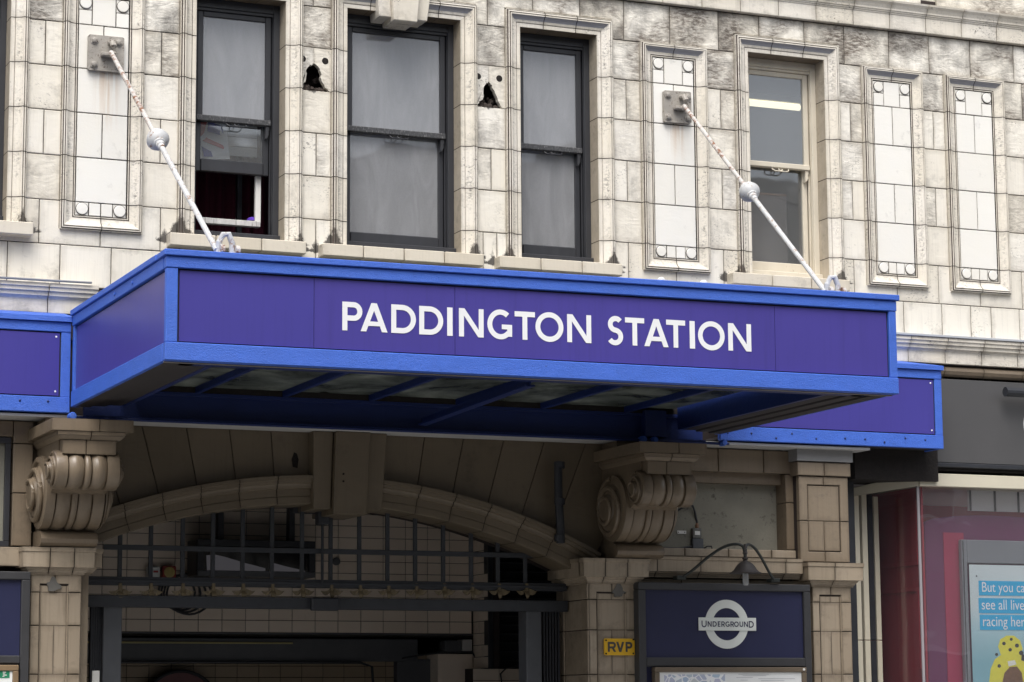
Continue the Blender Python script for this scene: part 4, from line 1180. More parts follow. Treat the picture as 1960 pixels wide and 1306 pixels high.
def side_canopy(x0, x1, label, free_right):
    y0 = -.38; t, b = 4.724, 3.968
    S = thing('side_canopy', label, 'canopy', ((x0+x1)/2, y0, b), 'low side canopies along the front')
    q = lambda n, a, c, ya, yb2, za, zb, mat=M_blue, bev=.004: MB().box(a, c, ya, yb2, za, zb, bev).build(n, mat, S)
    q('top_rail', x0, x1, y0, y0+.05, t-.12, t-.042); q('bottom_rail', x0, x1, y0, y0+.05, b, b+.122)
    q('post', x1-.075, x1, y0+.004, y0+.05, b+.123, t-.121)
    q('gasket', x0, x1-.07, y0+.02, y0+.05, b+.1, t-.1, M_gask, 0)
    q('fascia_panel', x0, x1-.088, y0+.010, y0+.018, b+.133, t-.131, M_vio2, 0)
    for u_ in (0,):
        for zz in (b+.165, t-.16):
            MB().lathe((x1-.115, y0+.01, zz), (0, -1, 0), [(0, .008), (.004, .008), (.006, .003)], 8).build('rivet', M_lett, S)
    # sloping lead cap back to the wall
    m = MB(); xe = x1+.012
    A = [Vector((x0, y0-.022, t-.04)), Vector((x0, y0-.022, t)), Vector((x0, -.04, t+.085)), Vector((x0, -.04, t-.04))]
    C_ = [Vector((xe, y0-.022, t-.04)), Vector((xe, y0-.022, t)), Vector((xe-(.30 if free_right else 0), -.04, t+.085)), Vector((xe, -.04, t-.04))]
    m.loft(A, C_, close=True, caps=True); m.build('sloping_cap', M_blue, S)
    q('end_board', x1-.03, x1-.002, y0+.051, -.02, b, t-.05) if free_right else None
    q('soffit_board', x0, x1-.035, y0+.06, -.105, b+.012, b+.03, M_plank, 0)
    rr = random.Random(3)
    for k in range(int((x1-x0)/.22)):
        c = (x0+.1+k*.22+rr.uniform(-.05, .05), y0, b+.06+rr.uniform(-.03, .03))
        MB().lathe(c, (0, -1, 0), [(0, .010), (.005, .009), (.008, .003)], 8).build('screw', M_navy, S)
    return S
side_canopy(XMIN, FL.x-.016, 'left low blue side canopy with plain violet panel running out of frame', False)
side_canopy(FR.x+.016, X(1804, 780, -.38), 'right low blue side canopy with plain violet panel ending at the grey shop fascia', True)

# ------------------------------------------------------------------ tie rods
def tie_rod(plate_uv, ball_uv, x_end, label, rot):
    pc = P(*plate_uv, -.02)
    top = Vector((pc.x+.02, -.13, pc.z-.01)); end = Vector((x_end, -3.02, ZT+.045))
    Tt = thing('tie_rod', label, 'tie rod', (pc.x, -.02, pc.z), 'canopy tie rods')
    m = MB(); s = .148
    pts = [(pc.x+a*s, pc.z+b*s) for a, b in ((-1, -.93), (-.93, -1), (.93, -1), (1, -.93), (1, .93), (.93, 1), (-.93, 1), (-1, .93))]
    if rot: pts = [(pc.x+(a-pc.x)*.92, pc.z+(b-pc.z)*.98+.03*(a-pc.x)) for a, b in pts]
    m.prism(pts, 'y', -.045, -.008); m.build('wall_plate', M_iron, Tt)
    for a in (-1, 1):
        for b in (-1, 1):
            m = MB(); m.lathe((pc.x+a*.10, -.045, pc.z+b*.10), (0, -1, 0), [(0, .036), (.006, .036), (.007, .024), (.022, .024), (.026, .014), (.028, 0)], 6); m.build('bolt', M_iron, Tt)
    m = MB(); m.box(pc.x-.05, pc.x+.07, -.11, -.045, pc.z-.035, pc.z-.005, .006); m.build('bracket', M_iron, Tt)
    m = MB(); m.tube([(pc.x+.03, -.045, pc.z+.09), (pc.x+.035, -.10, pc.z+.085), (pc.x+.04, -.135, pc.z+.04), (pc.x+.04, -.14, pc.z-.01), (pc.x+.03, -.10, pc.z-.04)], [.022, .026, .026, .024, .018], 10); m.build('hook', M_iron, Tt)
    d = end-top
    # ball where the two lengths of rod are screwed together
    bx = P(*ball_uv, -1.5); tb = (bx.y-top.y)/d.y; best = None
    for k in range(30, 70):
        q = top+d*(k/100.0)
        dd = q-CAM; u = PW/2+FPX*dd.dot(_rt)/dd.dot(_fw)
        if best is None or abs(u-ball_uv[0]) < best[0]: best = (abs(u-ball_uv[0]), k/100.0)
    ball = top+d*best[1]
    dn = d.normalized()
    MB().tube([top, ball-dn*.06], .0185, 10).build('upper_rod', M_rodr, Tt)
    MB().tube([ball+dn*.06, end], .0205, 10).build('lower_rod', M_rod, Tt)
    m = MB(); m.lathe(ball, dn, [(-.125, .022), (-.11, .03), (-.085, .032), (-.07, .05), (-.05, .075), (-.02, .083), (.0, .085), (.006, .089), (.014, .085), (.03, .078), (.05, .062), (.062, .046), (.075, .044), (.08, .034), (.11, .034), (.118, .026), (.15, .024)], 20)
    m.build('coupling_ball', M_rod, Tt, smooth=True)
    # shackle and lugs on the canopy
    MB().tube([end+Vector((.01, .0, -.05)), end+Vector((.015, .0, .06)), end+Vector((.045, .0, .115)), end+Vector((.085, .0, .12)), end+Vector((.11, .0, .06)), end+Vector((.11, 0, -.05))], .022, 10).build('shackle', M_rod, Tt)
    for dx in (.035, .145):
        MB().lathe(end+Vector((dx-.02, -.02, .0)), (1, 0, 0), [(0, .04), (.03, .04), (.032, .02)], 12).build('lug', M_rodr, Tt)
    return Tt
tie_rod((202, 104), (303, 284), X(415, 474, -3.02), 'white rusty tie rod from the left bolted plate to the canopy left end', False)
tie_rod((1295, 206), (1436, 360), X(1580, 556, -3.02), 'white tie rod from the right bolted plate to the canopy right end', True)
# ------------------------------------------------------------------ ticket hall seen through the arch
M_tile = faience('hall_tile', (.66, .57, .49), (.74, .645, .56), (.08, .06, .045), -0.6, rough=.28, speck=.0)
M_tileb = faience('old_hall_tile', (.44, .35, .25), (.52, .42, .31), (.05, .035, .025), -0.4, rough=.35, speck=.0)
M_grey = plain('grey_painted_steel', (.075, .08, .09), .5, .25, 5, bmp=.1)
M_blk = plain('near_black_metal', (.022, .024, .030), .5, .4, 9)
M_gril = plain('dark_painted_grille', (.030, .033, .040), .45, .35, 10)
M_gilt = plain('tarnished_gilt', (.13, .10, .055), .55, .5, 25, dirt=(.03, .025, .02), dthr=.58)
HY = 3.0
hx0, hx1 = 3.9, X(905, 1120, HY)
tzb = Z(600, 1212, HY)
HALL = thing('ticket_hall', 'dim cream tiled ticket hall seen through the iron grille of the arch', 'hall', (6.5, HY, 0))
bw = MB().box(hx0, hx1, HY+.008, HY+.15, tzb, 4.2).build('back_wall', M_joint, HALL)
pu = X(470, 1120, HY)-X(425, 1120, HY); pv = Z(600, 1164, HY)-Z(600, 1187, HY)
xr = X(425, 1187, HY); zr_ = Z(425, 1187, HY)
tile_src = None
x = xr-pu*9
while x < hx1:
    z = zr_-pv*1
    while z < 3.75:
        a, b = max(x, hx0), min(x+pu, hx1)
        if b-a > .03:
            key = abs(b-a-pu) < 1e-4
            if key and tile_src:
                copy_part(tile_src, bw, ((a+b)/2, HY+.004+random.uniform(-.001, .001), z+pv/2), {'soot': random.random()})
            else:
                o = stone('wall_tile', rect(a, b, z, z+pv), HY, bw, M_tile, depth=.009, bev=.0025, gap=.0028, props={'rough': 0})
                if key and not tile_src: tile_src = o
        z += pv
    x += pu
# right flank of the hall: tiled return, then a dark louvred opening
fy0 = 2.62; fx = hx1
rw = MB().box(fx+.008, fx+.12, fy0, HY, 1.0, 4.2).build('return_wall', M_joint, HALL)
z = zr_-pv*8
while z < 3.75:
    for (y0, y1) in ((fy0, fy0+.2), (fy0+.2, HY)):
        stone('wall_tile', [(y0, z), (y1, z), (y1, z+pv), (y0, z+pv)], fx, rw, M_tile, axis='x', depth=.009, bev=.0025, gap=.0028, props={'rough': 0})
    z += pv
lv = MB().box(fx+.02, 10.6, fy0+.10, fy0+.16, 1.6, 4.2).build('louvre_back', M_blk, HALL)
for k in range(22):
    m = MB(); z = 2.05+k*.085; m.bar((fx+.06, fy0+.05, z), (10.5, fy0+.05, z), .07, .008); o = m.build('louvre_slat', M_blk, HALL)
m = MB(); m.box(fx+.0, fx+.05, fy0-.01, fy0+.1, 1.6, 4.2, .004); m.build('louvre_frame', M_blk, HALL)
# ceiling, floor, sides
sheet_ = lambda n, *a, mat=M_room: MB().box(*a).build(n, mat, HALL)
sheet_('ceiling', hx0, 10.8, .5, 9.0, 4.2, 4.3)
sheet_('side_wall', hx0-.1, hx0, .5, 9.0, 0, 4.3); sheet_('side_wall', 10.8, 10.9, .5, 9.0, 0, 4.3)
sheet_('end_wall', hx0, 10.8, 9.0, 9.1, 0, 4.3)
# steel beam under the wall, pipes, and the lower wall deeper in
zb1, zb0 = Z(500, 1222, HY+.12), Z(500, 1266, HY+.12)
sheet_('soffit', hx0, hx1+.3, HY, HY+.7, tzb-.012, tzb, mat=M_grey)
MB().box(hx0, X(800, 1240, HY+.12), HY+.12, HY+.18, zb0, zb1, .006).build('steel_beam', M_grey, HALL)
MB().tube([(hx0, HY+.10, zb1-.045), (X(560, 1232, HY+.1), HY+.10, zb1-.045)], .009, 8).build('pipe', plain('brass_pipe', (.35, .30, .12), .35, .2, 6), HALL)
MB().tube([(hx0, HY+.06, zb0-.012), (X(690, 1268, HY+.06), HY+.06, zb0-.012), (X(712, 1276, HY+.06), HY+.06, zb0-.05), (X(718, 1310, HY+.06), HY+.06, zb0-.5)], .013, 8).build('conduit', M_blk, HALL)
dy = 4.6
dw = MB().box(hx0, 10.6, dy+.008, dy+.1, 0.6, Z(500, 1262, dy)).build('deep_wall', M_joint, HALL)
pu2 = X(285, 1290, dy)-X(242, 1290, dy); z = Z(500, 1297, dy); x = X(242, 1290, dy)-pu2*3; src2 = None
while x < 10.2:
    for k in (-1, 0, 1):
        if src2: copy_part(src2, dw, (x+pu2/2, dy+.0045, z+pv*(k+.5)), {'soot': random.random()})
        else: src2 = stone('wall_tile', rect(x, x+pu2, z+pv*k, z+pv*(k+1)), dy, dw, M_tileb, depth=.009, bev=.0025, gap=.003, props={'rough': 0})
    x += pu2
# low pier at the right with pale lamp housings on it
ly = 2.9
m = MB(); m.box(X(905, 1290, ly-.3), X(1005, 1290, ly-.3), ly-.30, ly-.1, 1.0, Z(950, 1280, ly-.3)); lp = m.build('low_pier', M_joint, HALL)
x0_, x1_ = X(905, 1290, ly-.3), X(1005, 1290, ly-.3); zt_ = Z(950, 1280, ly-.3)
for k in range(4):
    for a, b in ((x0_, (x0_+x1_)/2), ((x0_+x1_)/2, x1_)):
        stone('wall_tile', rect(a, b, zt_-pv*(k+1), zt_-pv*k), ly-.308, lp, M_tile, depth=.009, bev=.0025, gap=.0028, props={'rough': 0})
for (u0, u1, v0, v1, yy, mt) in ((852, 884, 1226, 1247, HY-.05, M_grey), (886, 904, 1224, 1246, HY-.06, plain('pale_grey_casing', (.36, .36, .36), .5, .1, 4))):
    MB().box(X(u0, v0, yy), X(u1, v0, yy), yy, HY+.1, Z(u0, v1, yy), Z(u0, v0, yy), .006).build('casing', mt, HALL)
m = MB(); m.box(X(838, 1255, HY+.0), X(905, 1255, HY+.0), HY-.0, HY+.3, Z(870, 1320, HY), Z(870, 1252, HY), .004); m.build('boxed_column', M_tile, HALL, props={'soot': .5})
m = MB(); m.box(X(760, 1262, HY+.2), X(836, 1262, HY+.2), HY+.2, HY+.3, Z(800, 1320, HY+.2), Z(800, 1262, HY+.2), .004); m.build('grey_panel', M_grey, HALL)
MB().tube([P(770, 1260, HY+.0), P(800, 1255, HY+.0), P(835, 1250, HY), P(872, 1248, HY), P(903, 1247, HY-.02), P(912, 1262, HY-.05), P(925, 1290, HY-.2), P(935, 1310, HY-.25)], .010, 6).build('cable', M_blk, HALL)
MB().tube([P(960, 1306, ly-.34), P(958, 1290, ly-.34), P(968, 1280, ly-.34), P(985, 1276, ly-.34), P(1004, 1270, ly-.34)], .008, 6).build('cable', M_blk, HALL)

# maroon disc sign deep in the hall
RD = thing('round_sign', 'maroon round sign with dark rim, low down behind the grille at left', 'sign', P(345, 1306, dy-.2))
c = P(345, 1362, dy-.2)
MB().lathe(c, (0, -1, 0), [(0, .405), (.03, .405), (.035, .395), (.035, .375), (.0, .372)], 48).build('rim', M_blk, RD)
MB().lathe(c, (0, -1, 0), [(.0, .373), (.012, .373), (.014, 0)], 48).build('disc', plain('maroon_enamel', (.20, .075, .085), .35, .15, 3), RD)

# departure display hanging in front of the tiles
sy = 2.5
DS = thing('display_screen', 'long dark wall display in a black case above the gate at left', 'screen', P(490, 1070, sy))
x0, x1, z0, z1 = X(378, 1070, sy), X(604, 1070, sy), Z(490, 1104, sy), Z(490, 1034, sy)
m = MB(); m.box(x0, x1, sy+.03, sy+.35, z0, z1, .008)
case = m.build('case', M_blk, DS)
for (a, b, c_, d_) in ((x0, x1, z1-.06, z1), (x0, x1, z0, z0+.05), (x0, x0+.06, z0+.051, z1-.061), (x1-.06, x1, z0+.051, z1-.061)):
    MB().box(a, b, sy, sy+.03, c_, d_, .005).build('bezel', M_grey if c_ == z0 else M_blk, DS)
scr = MB().box(x0+.06, x1-.06, sy+.018, sy+.026, z0+.051, z1-.061).build('screen', plain('black_glass', (.012, .012, .014), .08, .1, 3), DS)
def facepoly(name, pts, yy, mat, parent):
    m = MB(); m.face([Vector((a, yy, b)) for a, b in pts]); return m.build(name, mat, parent)
M_scrn = emit('pale_screen_reflection', (.05, .048, .053), .4)  # weak glow drawn in place of a reflection on the dark screen
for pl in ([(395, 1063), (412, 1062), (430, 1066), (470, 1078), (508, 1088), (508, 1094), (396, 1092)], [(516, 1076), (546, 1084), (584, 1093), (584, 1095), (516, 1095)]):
    facepoly('screen_reflection', [(X(u, v, sy+.016), max(z0+.052, Z(u, v, sy+.016))) for u, v in pl], sy+.016, M_scrn, DS)
for u in (420, 556):
    MB().box(X(u-5, 1030, sy+.15), X(u+5, 1030, sy+.15), sy+.1, sy+.2, z1, 4.2).build('hanger', M_blk, DS)
# fire alarm, white box, coil of cable, small round detector on the tiled wall
def wallbox(name, lab, cat, u0, u1, v0, v1, mat, y=HY, d=.09):
    t = thing(name, lab, cat, P((u0+u1)/2, v1, y))
    m = MB(); m.box(X(u0, v1, y-d), X(u1, v1, y-d), y-d, y-.004, Z(u0, v1, y-d), Z(u0, v0, y-d), .008); m.build('box', mat, t)
    return t, X(u0, v1, y-d), X(u1, v1, y-d), Z(u0, v1, y-d), Z(u0, v0, y-d), y-d
t, x0, x1, z0, z1, yy = wallbox('fire_alarm', 'small red fire alarm box on the tiles behind the grille', 'alarm', 311, 337, 1083, 1108, plain('red_plastic', (.26, .035, .028), .35, .1, 4))
MB().lathe(((x0+x1)/2, yy, (z0+z1)/2), (0, -1, 0), [(0, .05), (.008, .05), (.012, .03), (.012, 0)], 16).build('dial', plain('yellow_disc', (.40, .31, .10), .4, .3, 30), t)
t, x0, x1, z0, z1, yy = wallbox('control_box', 'small white control box left of the red alarm', 'box', 283, 306, 1084, 1108, plain('white_plastic', (.62, .64, .64), .4, .05, 4))
facepoly('red_bar', [(x0+.05, z0+.058), (x0+.095, z0+.058), (x0+.095, z0+.075), (x0+.05, z0+.075)], yy-.003, plain('red_print', (.4, .05, .05), .5, 0.1), t)
t = thing('cable_coil', 'loose coil of dark cable hanging on the tiles under the alarm boxes', 'cable', P(340, 1160, HY-.05))
rr = random.Random(5)
for k in range(4):
    c = P(338+k*8, 1133+k*1.5, HY-.05-.012*k); r = .15+.012*k
    MB().tube([(c.x+r*1.15*math.cos(2*math.pi*i/24), c.y+.01*math.sin(i), c.z+r*math.sin(2*math.pi*i/24)) for i in range(25)], .011, 6).build('loop', M_blk, t)
t = thing('round_detector', 'small round detector on the tiles right of the display', 'detector', P(643, 1075, HY-.02))
MB().lathe(P(643, 1075, HY-.0), (0, -1, 0), [(0, .038), (.02, .038), (.03, .028), (.032, 0)], 20).build('body', M_grey, t)

# ------------------------------------------------------------------ iron grille and gate head in the arch
GY = .24
GR = thing('iron_grille', 'dark iron fanlight grille with gilt leaf drops filling the arch', 'grille', P(620, 1160, GY))
def arcz(x):  return ACZ + math.sqrt(max(0, AR**2-(x-ACX)**2))
bars = [229, 288, 349, 407, 464, 520, 577.6, 632.6, 687.5, 741.4, 794.6, 848.2, 901.5, 952.8, 1005]
zlow = Z(600, 1112, GY)
for u in bars:
    xx = X(u, 1090, GY); zt = arcz(xx)+.02
    MB().box(xx-.017, xx+.017, GY-.01, GY+.012, zlow-.05, zt, .002).build('bar', M_gril, GR)
    # leaf drop under the rail
    zz = Z(u, 1124, GY)
    m = MB(); m.box(xx-.014, xx+.014, GY-.042, GY-.014, zz-.035, zz+.03, .004)
    m.build('gilt_stem', M_gilt, GR)
    for sx in (-1, 0, 1):
        m = MB(); L_ = []; Rr_ = []
        for k in range(6):
            t_ = k/5; wq = .020*math.sin(math.pi*min(1, .25+.75*t_))+.002
            px = xx+sx*(.012+.085*t_**1.3); pz = zz-.03-.055*t_+(.050*t_**3 if sx else -.02*t_)
            L_.append(Vector((px-wq*(0.5 if sx else 1), GY-.035-.02*math.sin(t_*3), pz-wq*(abs(sx))))); Rr_.append(Vector((px+wq*(0.5 if sx else 1), GY-.035-.02*math.sin(t_*3), pz+wq*abs(sx))))
        m.loft(L_, Rr_); o = m.build('gilt_leaf', M_gilt, GR)
        md = o.modifiers.new('thick', 'SOLIDIFY'); md.thickness = .008
xa_, xb_ = pl1+.02, pr0-.02
def rail(v0, v1, uu, y0, y1, nm, mat=M_gril, xs=(xa_, xb_)):
    MB().box(xs[0], xs[1], y0, y1, Z(uu, v1, y0), Z(uu, v0, y0), .004).build(nm, mat, GR)
rail(1050, 1060, 600, GY-.022, GY-.011, 'rail', xs=(xa_+.25, xb_-.12))
rail(1108, 1124, 500, GY-.03, GY+.03, 'rail')
rail(1113, 1118, 500, GY-.045, GY-.031, 'rail')
rail(1146, 1166, 600, GY-.05, GY+.06, 'gate_head', M_gril)
rail(1144, 1147, 600, GY-.06, GY+.06, 'gate_head_lip', M_gril)
xx = X(617, 1050, GY-.05)
m = MB(); m.tube([(xx, GY-.05, arcz(xx)+.02), (xx, GY-.05, zlow-.02)], .012, 8); m.build('centre_rod', M_blk, GR)
m = MB(); m.box(xx-.05, xx+.05, GY-.09, GY, arcz(xx)-.15, arcz(xx)+.0, .008); m.build('rod_bracket', M_blk, GR)
m = MB(); m.box(xx-.11, xx+.13, GY-.12, GY-.05, Z(617, 1169, GY-.1), Z(617, 1144, GY-.1), .012); m.build('lock_box', M_blk, GR)
m = MB(); m.box(X(578, 985, .1), X(675, 985, .1), .30, .36, arcz(6.7)-.05, arcz(6.7)+.05, .01); m.build('head_plate', M_blk, GR)
def folded_gate(u0, u1, label, post):
    t = thing('folding_gate', label, 'gate', P((u0+u1)/2, 1306, .30), 'folded gates in the arch')
    x0, x1 = X(u0, 1230, .30), X(u1, 1230, .30); zt = Z(620, 1166, .3)
    for k in range(6):
        xx = x0+(x1-x0)*k/5; MB().box(xx-.008, xx+.008, .28, .33, .02, zt).build('gate_bar', M_blk, t)
    for k in range(5):
        z = .3+k*.5; MB().box(x0, x1, .334, .345, z, z+.04).build('gate_brace', M_blk, t)
    p0, p1 = X(post[0], 1230, .22), X(post[1], 1230, .22)
    MB().box(p0, p1, .22, .40, 0, zt, .006).build('gate_post', M_grey, t)
folded_gate(174, 196, 'folded dark gate with grey post beside the left pillar', (197, 233))
folded_gate(1040, 1068, 'folded dark gate with grey post beside the right pillar', (1008, 1037))
t = thing('white_tag', 'white upright notice strip at the foot of the left gate', 'notice', P(183, 1306, .1))
m = MB(); m.box(X(176, 1290, .1), X(190, 1290, .1), .09, .10, 1.6, Z(183, 1284, .1), .002); m.build('strip', M_white, t)
# rain pipe left of the right bracket
t = thing('down_pipe', 'black rain pipe beside the right scroll bracket over the arch', 'pipe', P(1072, 1040, -.1))
MB().tube([P(1068, 885, -.12), P(1069, 950, -.12), P(1073, 1015, -.12), P(1073, 1040, -.12)], .036, 12).build('pipe', M_blk, t)
for v in (890, 960, 1030):
    m = MB(); c = P(1071, v, -.12); m.lathe((c.x, c.y, c.z-.03), (0, 0, 1), [(0, .038), (.002, .046), (.055, .046), (.058, .038)], 12); m.build('socket', M_blk, t)

# ------------------------------------------------------------------ underground sign over the map case
SY = -.30
M_frame = plain('dark_bronze_frame', (.040, .040, .043), .45, .25, 9)
M_enam = plain('deep_blue_enamel', (.027, .030, .072), .12, .15, 2, bmp=.06, bscale=6)
M_ring = plain('ivory_enamel', (.70, .73, .70), .3, .05, 5, dirt=(.4, .36, .3), dthr=.72)
M_ink = plain('blue_black_ink', (.015, .018, .06), .5, .1, 5)
US = thing('underground_sign', 'blue UNDERGROUND roundel sign in a dark frame above a station map', 'sign', P(1390, 1200, SY))
x0, x1, zt = X(1222, 1113, SY), X(1551, 1122, SY), Z(1390, 1117, SY)
fwid = .068; zmid1, zmid0 = Z(1390, 1259, SY), Z(1390, 1276, SY)
for (a, b, c_, d_) in ((x0, x1, zt-.062, zt), (x0, x0+fwid, .9, zt-.063), (x1-fwid, x1, .9, zt-.063), (x0+fwid, x1-fwid, zmid0, zmid1)):
    MB().box(a, b, SY, SY+.16, c_, d_, .006).build('frame', M_frame, US)
pnl = MB().box(x0+fwid, x1-fwid, SY+.03, SY+.05, zmid1, zt-.062).build('panel', M_enam, US)
MB().box(x0+fwid, x1-fwid, SY+.05, SY+.08, .9, zmid0).build('backing', M_enam, US)
rc = P(1391.5, 1195, SY+.022)
M_face = M_ring
m = MB(); q0 = arcp(rc.x, rc.z, .2105, .2105, 0, 360, 64)[:-1]; q1 = arcp(rc.x, rc.z, .139, .139, 0, 360, 64)[:-1]
for yy, s in ((SY+.024, 1),):
    m.loft([Vector((a, yy, b)) for a, b in q0], [Vector((a, yy, b)) for a, b in q1], close=True)
    m.loft([Vector((a, yy, b)) for a, b in q0], [Vector((a, SY+.031, b)) for a, b in q0], close=True); m.loft([Vector((a, yy, b)) for a, b in q1], [Vector((a, SY+.031, b)) for a, b in q1], close=True)
m.build('roundel_ring', M_ring, pnl)
bx0, bx1 = X(1337, 1195, SY+.02), X(1447, 1195, SY+.02); bz = rc.z
barr = MB().box(bx0, bx1, SY+.016, SY+.0239, bz-.056, bz+.056, .002).build('roundel_bar', M_ring, pnl)
UL = [('U', 733, 783, 1.25), ('N', 793, 832, 1), ('D', 842, 882, 1), ('E', 893, 918, 1), ('R', 928, 962, 1), ('G', 968, 1010, 1), ('R', 1018, 1052, 1), ('O', 1054, 1100, 1), ('U', 1108, 1144, 1), ('N', 1152, 1192, 1), ('D', 1200, 1250, 1.25)]
k_ = (bx1-bx0)/(1275-706.0)
for ch, a, b, sc in UL:
    H = .046*sc; xa = bx0+(a-706)*k_; zb_ = bz-.023-(.006 if sc > 1 else 0)
    letter(ch, (b-a)*k_, H, .0085*(1.15 if sc > 1 else 1), lambda x, y, d, xa=xa, zb_=zb_: Vector((xa+x, SY+.016-d*.5, zb_+y)), M_ink, pnl)
# map case
MC = thing('map_case', 'bronze framed street map poster under the roundel sign', 'map', P(1395, 1306, SY))
x0, x1, zt = X(1251, 1276, SY), X(1541, 1280, SY), Z(1395, 1277.5, SY)
M_brz = plain('brown_bronze', (.15, .115, .08), .4, .2, 10)
for (a, b, c_, d_) in ((x0, x1, zt-.042, zt), (x0, x0+.045, 1.0, zt-.043), (x1-.045, x1, 1.0, zt-.043)):
    MB().box(a, b, SY-.03, SY+.045, c_, d_, .005).build('frame', M_brz, MC)
def map_mat():
    m, nt, bs = new_mat('street_map_print'); p1 = pos(nt)
    mp = nt.nodes.new('ShaderNodeMapping'); mp.inputs['Rotation'].default_value = (0, R(38), 0); mp.inputs['Scale'].default_value = (1, 0, 1); nt.links.new(p1, mp.inputs[0])
    v = nt.nodes.new('ShaderNodeTexVoronoi'); v.feature = 'DISTANCE_TO_EDGE'; v.inputs['Scale'].default_value = 17; nt.links.new(mp.outputs[0], v.inputs['Vector'])
    v2 = nt.nodes.new('ShaderNodeTexVoronoi'); v2.inputs['Scale'].default_value = 17; nt.links.new(mp.outputs[0], v2.inputs['Vector'])
    c = ramp(nt, v2.outputs['Color'], [(.0, (.42, .48, .60)), (.45, (.50, .52, .66)), (.62, (.36, .50, .66)), (.8, (.55, .60, .66)), (.93, (.75, .60, .16))])
    c = mixc(nt, ramp(nt, v.outputs['Distance'], [(.05, g(1)), (.09, g(0))]), c, (.85, .86, .87))
    nt.links.new(c, bs.inputs['Base Color']); bs.inputs['Roughness'].default_value = .25; return m
def print_mat():
    m, nt, bs = new_mat('printed_notice'); p1 = pos(nt, (60, 1, 300))
    c = ramp(nt, noise(nt, p1, 1.0, 2), [(.60, (.80, .81, .81)), (.70, (.58, .60, .62))])
    nt.links.new(c, bs.inputs['Base Color']); bs.inputs['Roughness'].default_value = .25; return m
sh = MB().box(x0+.045, x1-.045, SY-.012, SY-.002, 1.0, zt-.042).build('map_sheet', plain('white_paper', (.80, .81, .81), .25, .03, 3), MC)
MB().box(X(1270, 1290, SY), X(1386, 1290, SY), SY-.0145, SY-.0125, 1.1, zt-.062).build('street_map', map_mat(), MC)
M_line = plain('grey_print', (.45, .46, .48), .5, .2, 40)
for (u0, u1, v) in ((1412, 1470, 1291), (1420, 1465, 1293.5), (1408, 1440, 1297), (1450, 1520, 1299), (1416, 1430, 1302), (1455, 1500, 1303)):
    MB().box(X(u0, v, SY), X(u1, v, SY), SY-.0142, SY-.0125, Z(1450, v+.5, SY), Z(1450, v-.3, SY)).build('print_line', M_line, MC)
MB().lathe((x1-.03, SY-.03, zt-.02), (0, -1, 0), [(0, .012), (.006, .012), (.008, .006)], 10).build('lock', M_white, MC)

# swan-neck lamp over the sign
LM = thing('swan_neck_lamp', 'dark two-armed swan neck lamp with bell shade over the roundel sign', 'lamp', P(1390, 1110, SY))
ty = SY-.33
fl_, fr_ = P(1303, 1107, SY-.01), P(1483, 1112, SY-.01)
tp = P(1426, 1050, ty)
def swan(f, s):
    pts = [f, f.lerp(tp, .18)+Vector((0, 0, .02)), f.lerp(tp, .45)+Vector((0, 0, .075)), f.lerp(tp, .68)+Vector((0, 0, .095)), f.lerp(tp, .85)+Vector((0, 0, .075)), f.lerp(tp, .96)+Vector((0, 0, .032)), tp+Vector((s*.006, 0, -.03)), tp+Vector((0, 0, -.10))]
    out = []
    for i in range(len(pts)-1):
        a = pts[max(i-1, 0)]; b = pts[i]; c = pts[i+1]; d = pts[min(i+2, len(pts)-1)]
        for k in range(5):
            t = k/5; out.append(.5*((2*b)+(c-a)*t+(2*a-5*b+4*c-d)*t*t+(3*b-a-3*c+d)*t**3))
    out.append(pts[-1]); return out
M_lamp = plain('dark_green_black_paint', (.020, .024, .022), .42, .25, 12)
for f, s in ((fl_, -1), (fr_, 1)):
    MB().tube(swan(f, s), .0125, 10).build('arm', M_lamp, LM, smooth=True)
    MB().box(f.x-.045, f.x+.045, SY-.03, SY+.06, f.z-.012, f.z+.022, .006).build('foot', M_lamp, LM)
zs_ = Z(1425, 1098, ty)
MB().lathe((tp.x, ty, zs_), (0, 0, 1), [(.0, .138), (.004, .139), (.012, .122), (.03, .100), (.055, .085), (.08, .066), (.098, .040), (.106, .022), (.118, .016), (.122, .024), (.132, .026), (.138, .014), (.165, .013), (.17, .022), (.18, .022), (.186, .012), (.25, .012)], 28).build('shade', plain('rusty_dark_shade', (.050, .043, .040), .6, .3, 14), LM, smooth=True)
M_bulb, nt_, bs_ = new_mat('clear_bulb_glass'); bs_.inputs['Base Color'].default_value = (.62, .64, .66, 1); bs_.inputs['Roughness'].default_value = .12; bs_.inputs['Transmission Weight'].default_value = .55
MB().lathe((tp.x, ty, zs_+.004), (0, 0, -1), [(-.03, .022), (0, .022), (.008, .025), (.09, .025), (.105, .018), (.108, 0)], 18).build('bulb', M_bulb, LM, smooth=True)

# junction box with its cable, number plate, RVP plate
JY = .06
JB = thing('junction_box', 'grey junction box with a bent cable standing on the ledge above the sign', 'junction box', P(1337, 1054, JY))
z0 = Z(1337, 1053, JY)
m = MB(); m.box(X(1326, 1040, JY), X(1347, 1040, JY), JY-.0, JY+.10, z0, Z(1337, 1031, JY), .005); m.build('lower_box', M_grey, JB)
m = MB(); m.box(X(1326.5, 1020, JY), X(1343, 1020, JY), JY+.0, JY+.09, Z(1337, 1030.5, JY), Z(1337, 1011, JY), .005); m.build('upper_box', plain('worn_grey_box', (.13, .13, .12), .5, .3, 30), JB)
facepoly('label', [(X(u, v, JY-.004), Z(u, v, JY-.004)) for u, v in ((1330, 1024), (1340, 1024.5), (1340, 1017), (1330, 1016.5))], JY-.004, M_white, JB)
MB().tube([P(1294, 980, .08), P(1304, 973, .06), P(1316, 968, .06), P(1326, 968.5, .07), P(1330, 980, .08), P(1334, 1000, .10), P(1334, 1012, .10)], .009, 8).build('cable', M_blk, JB)
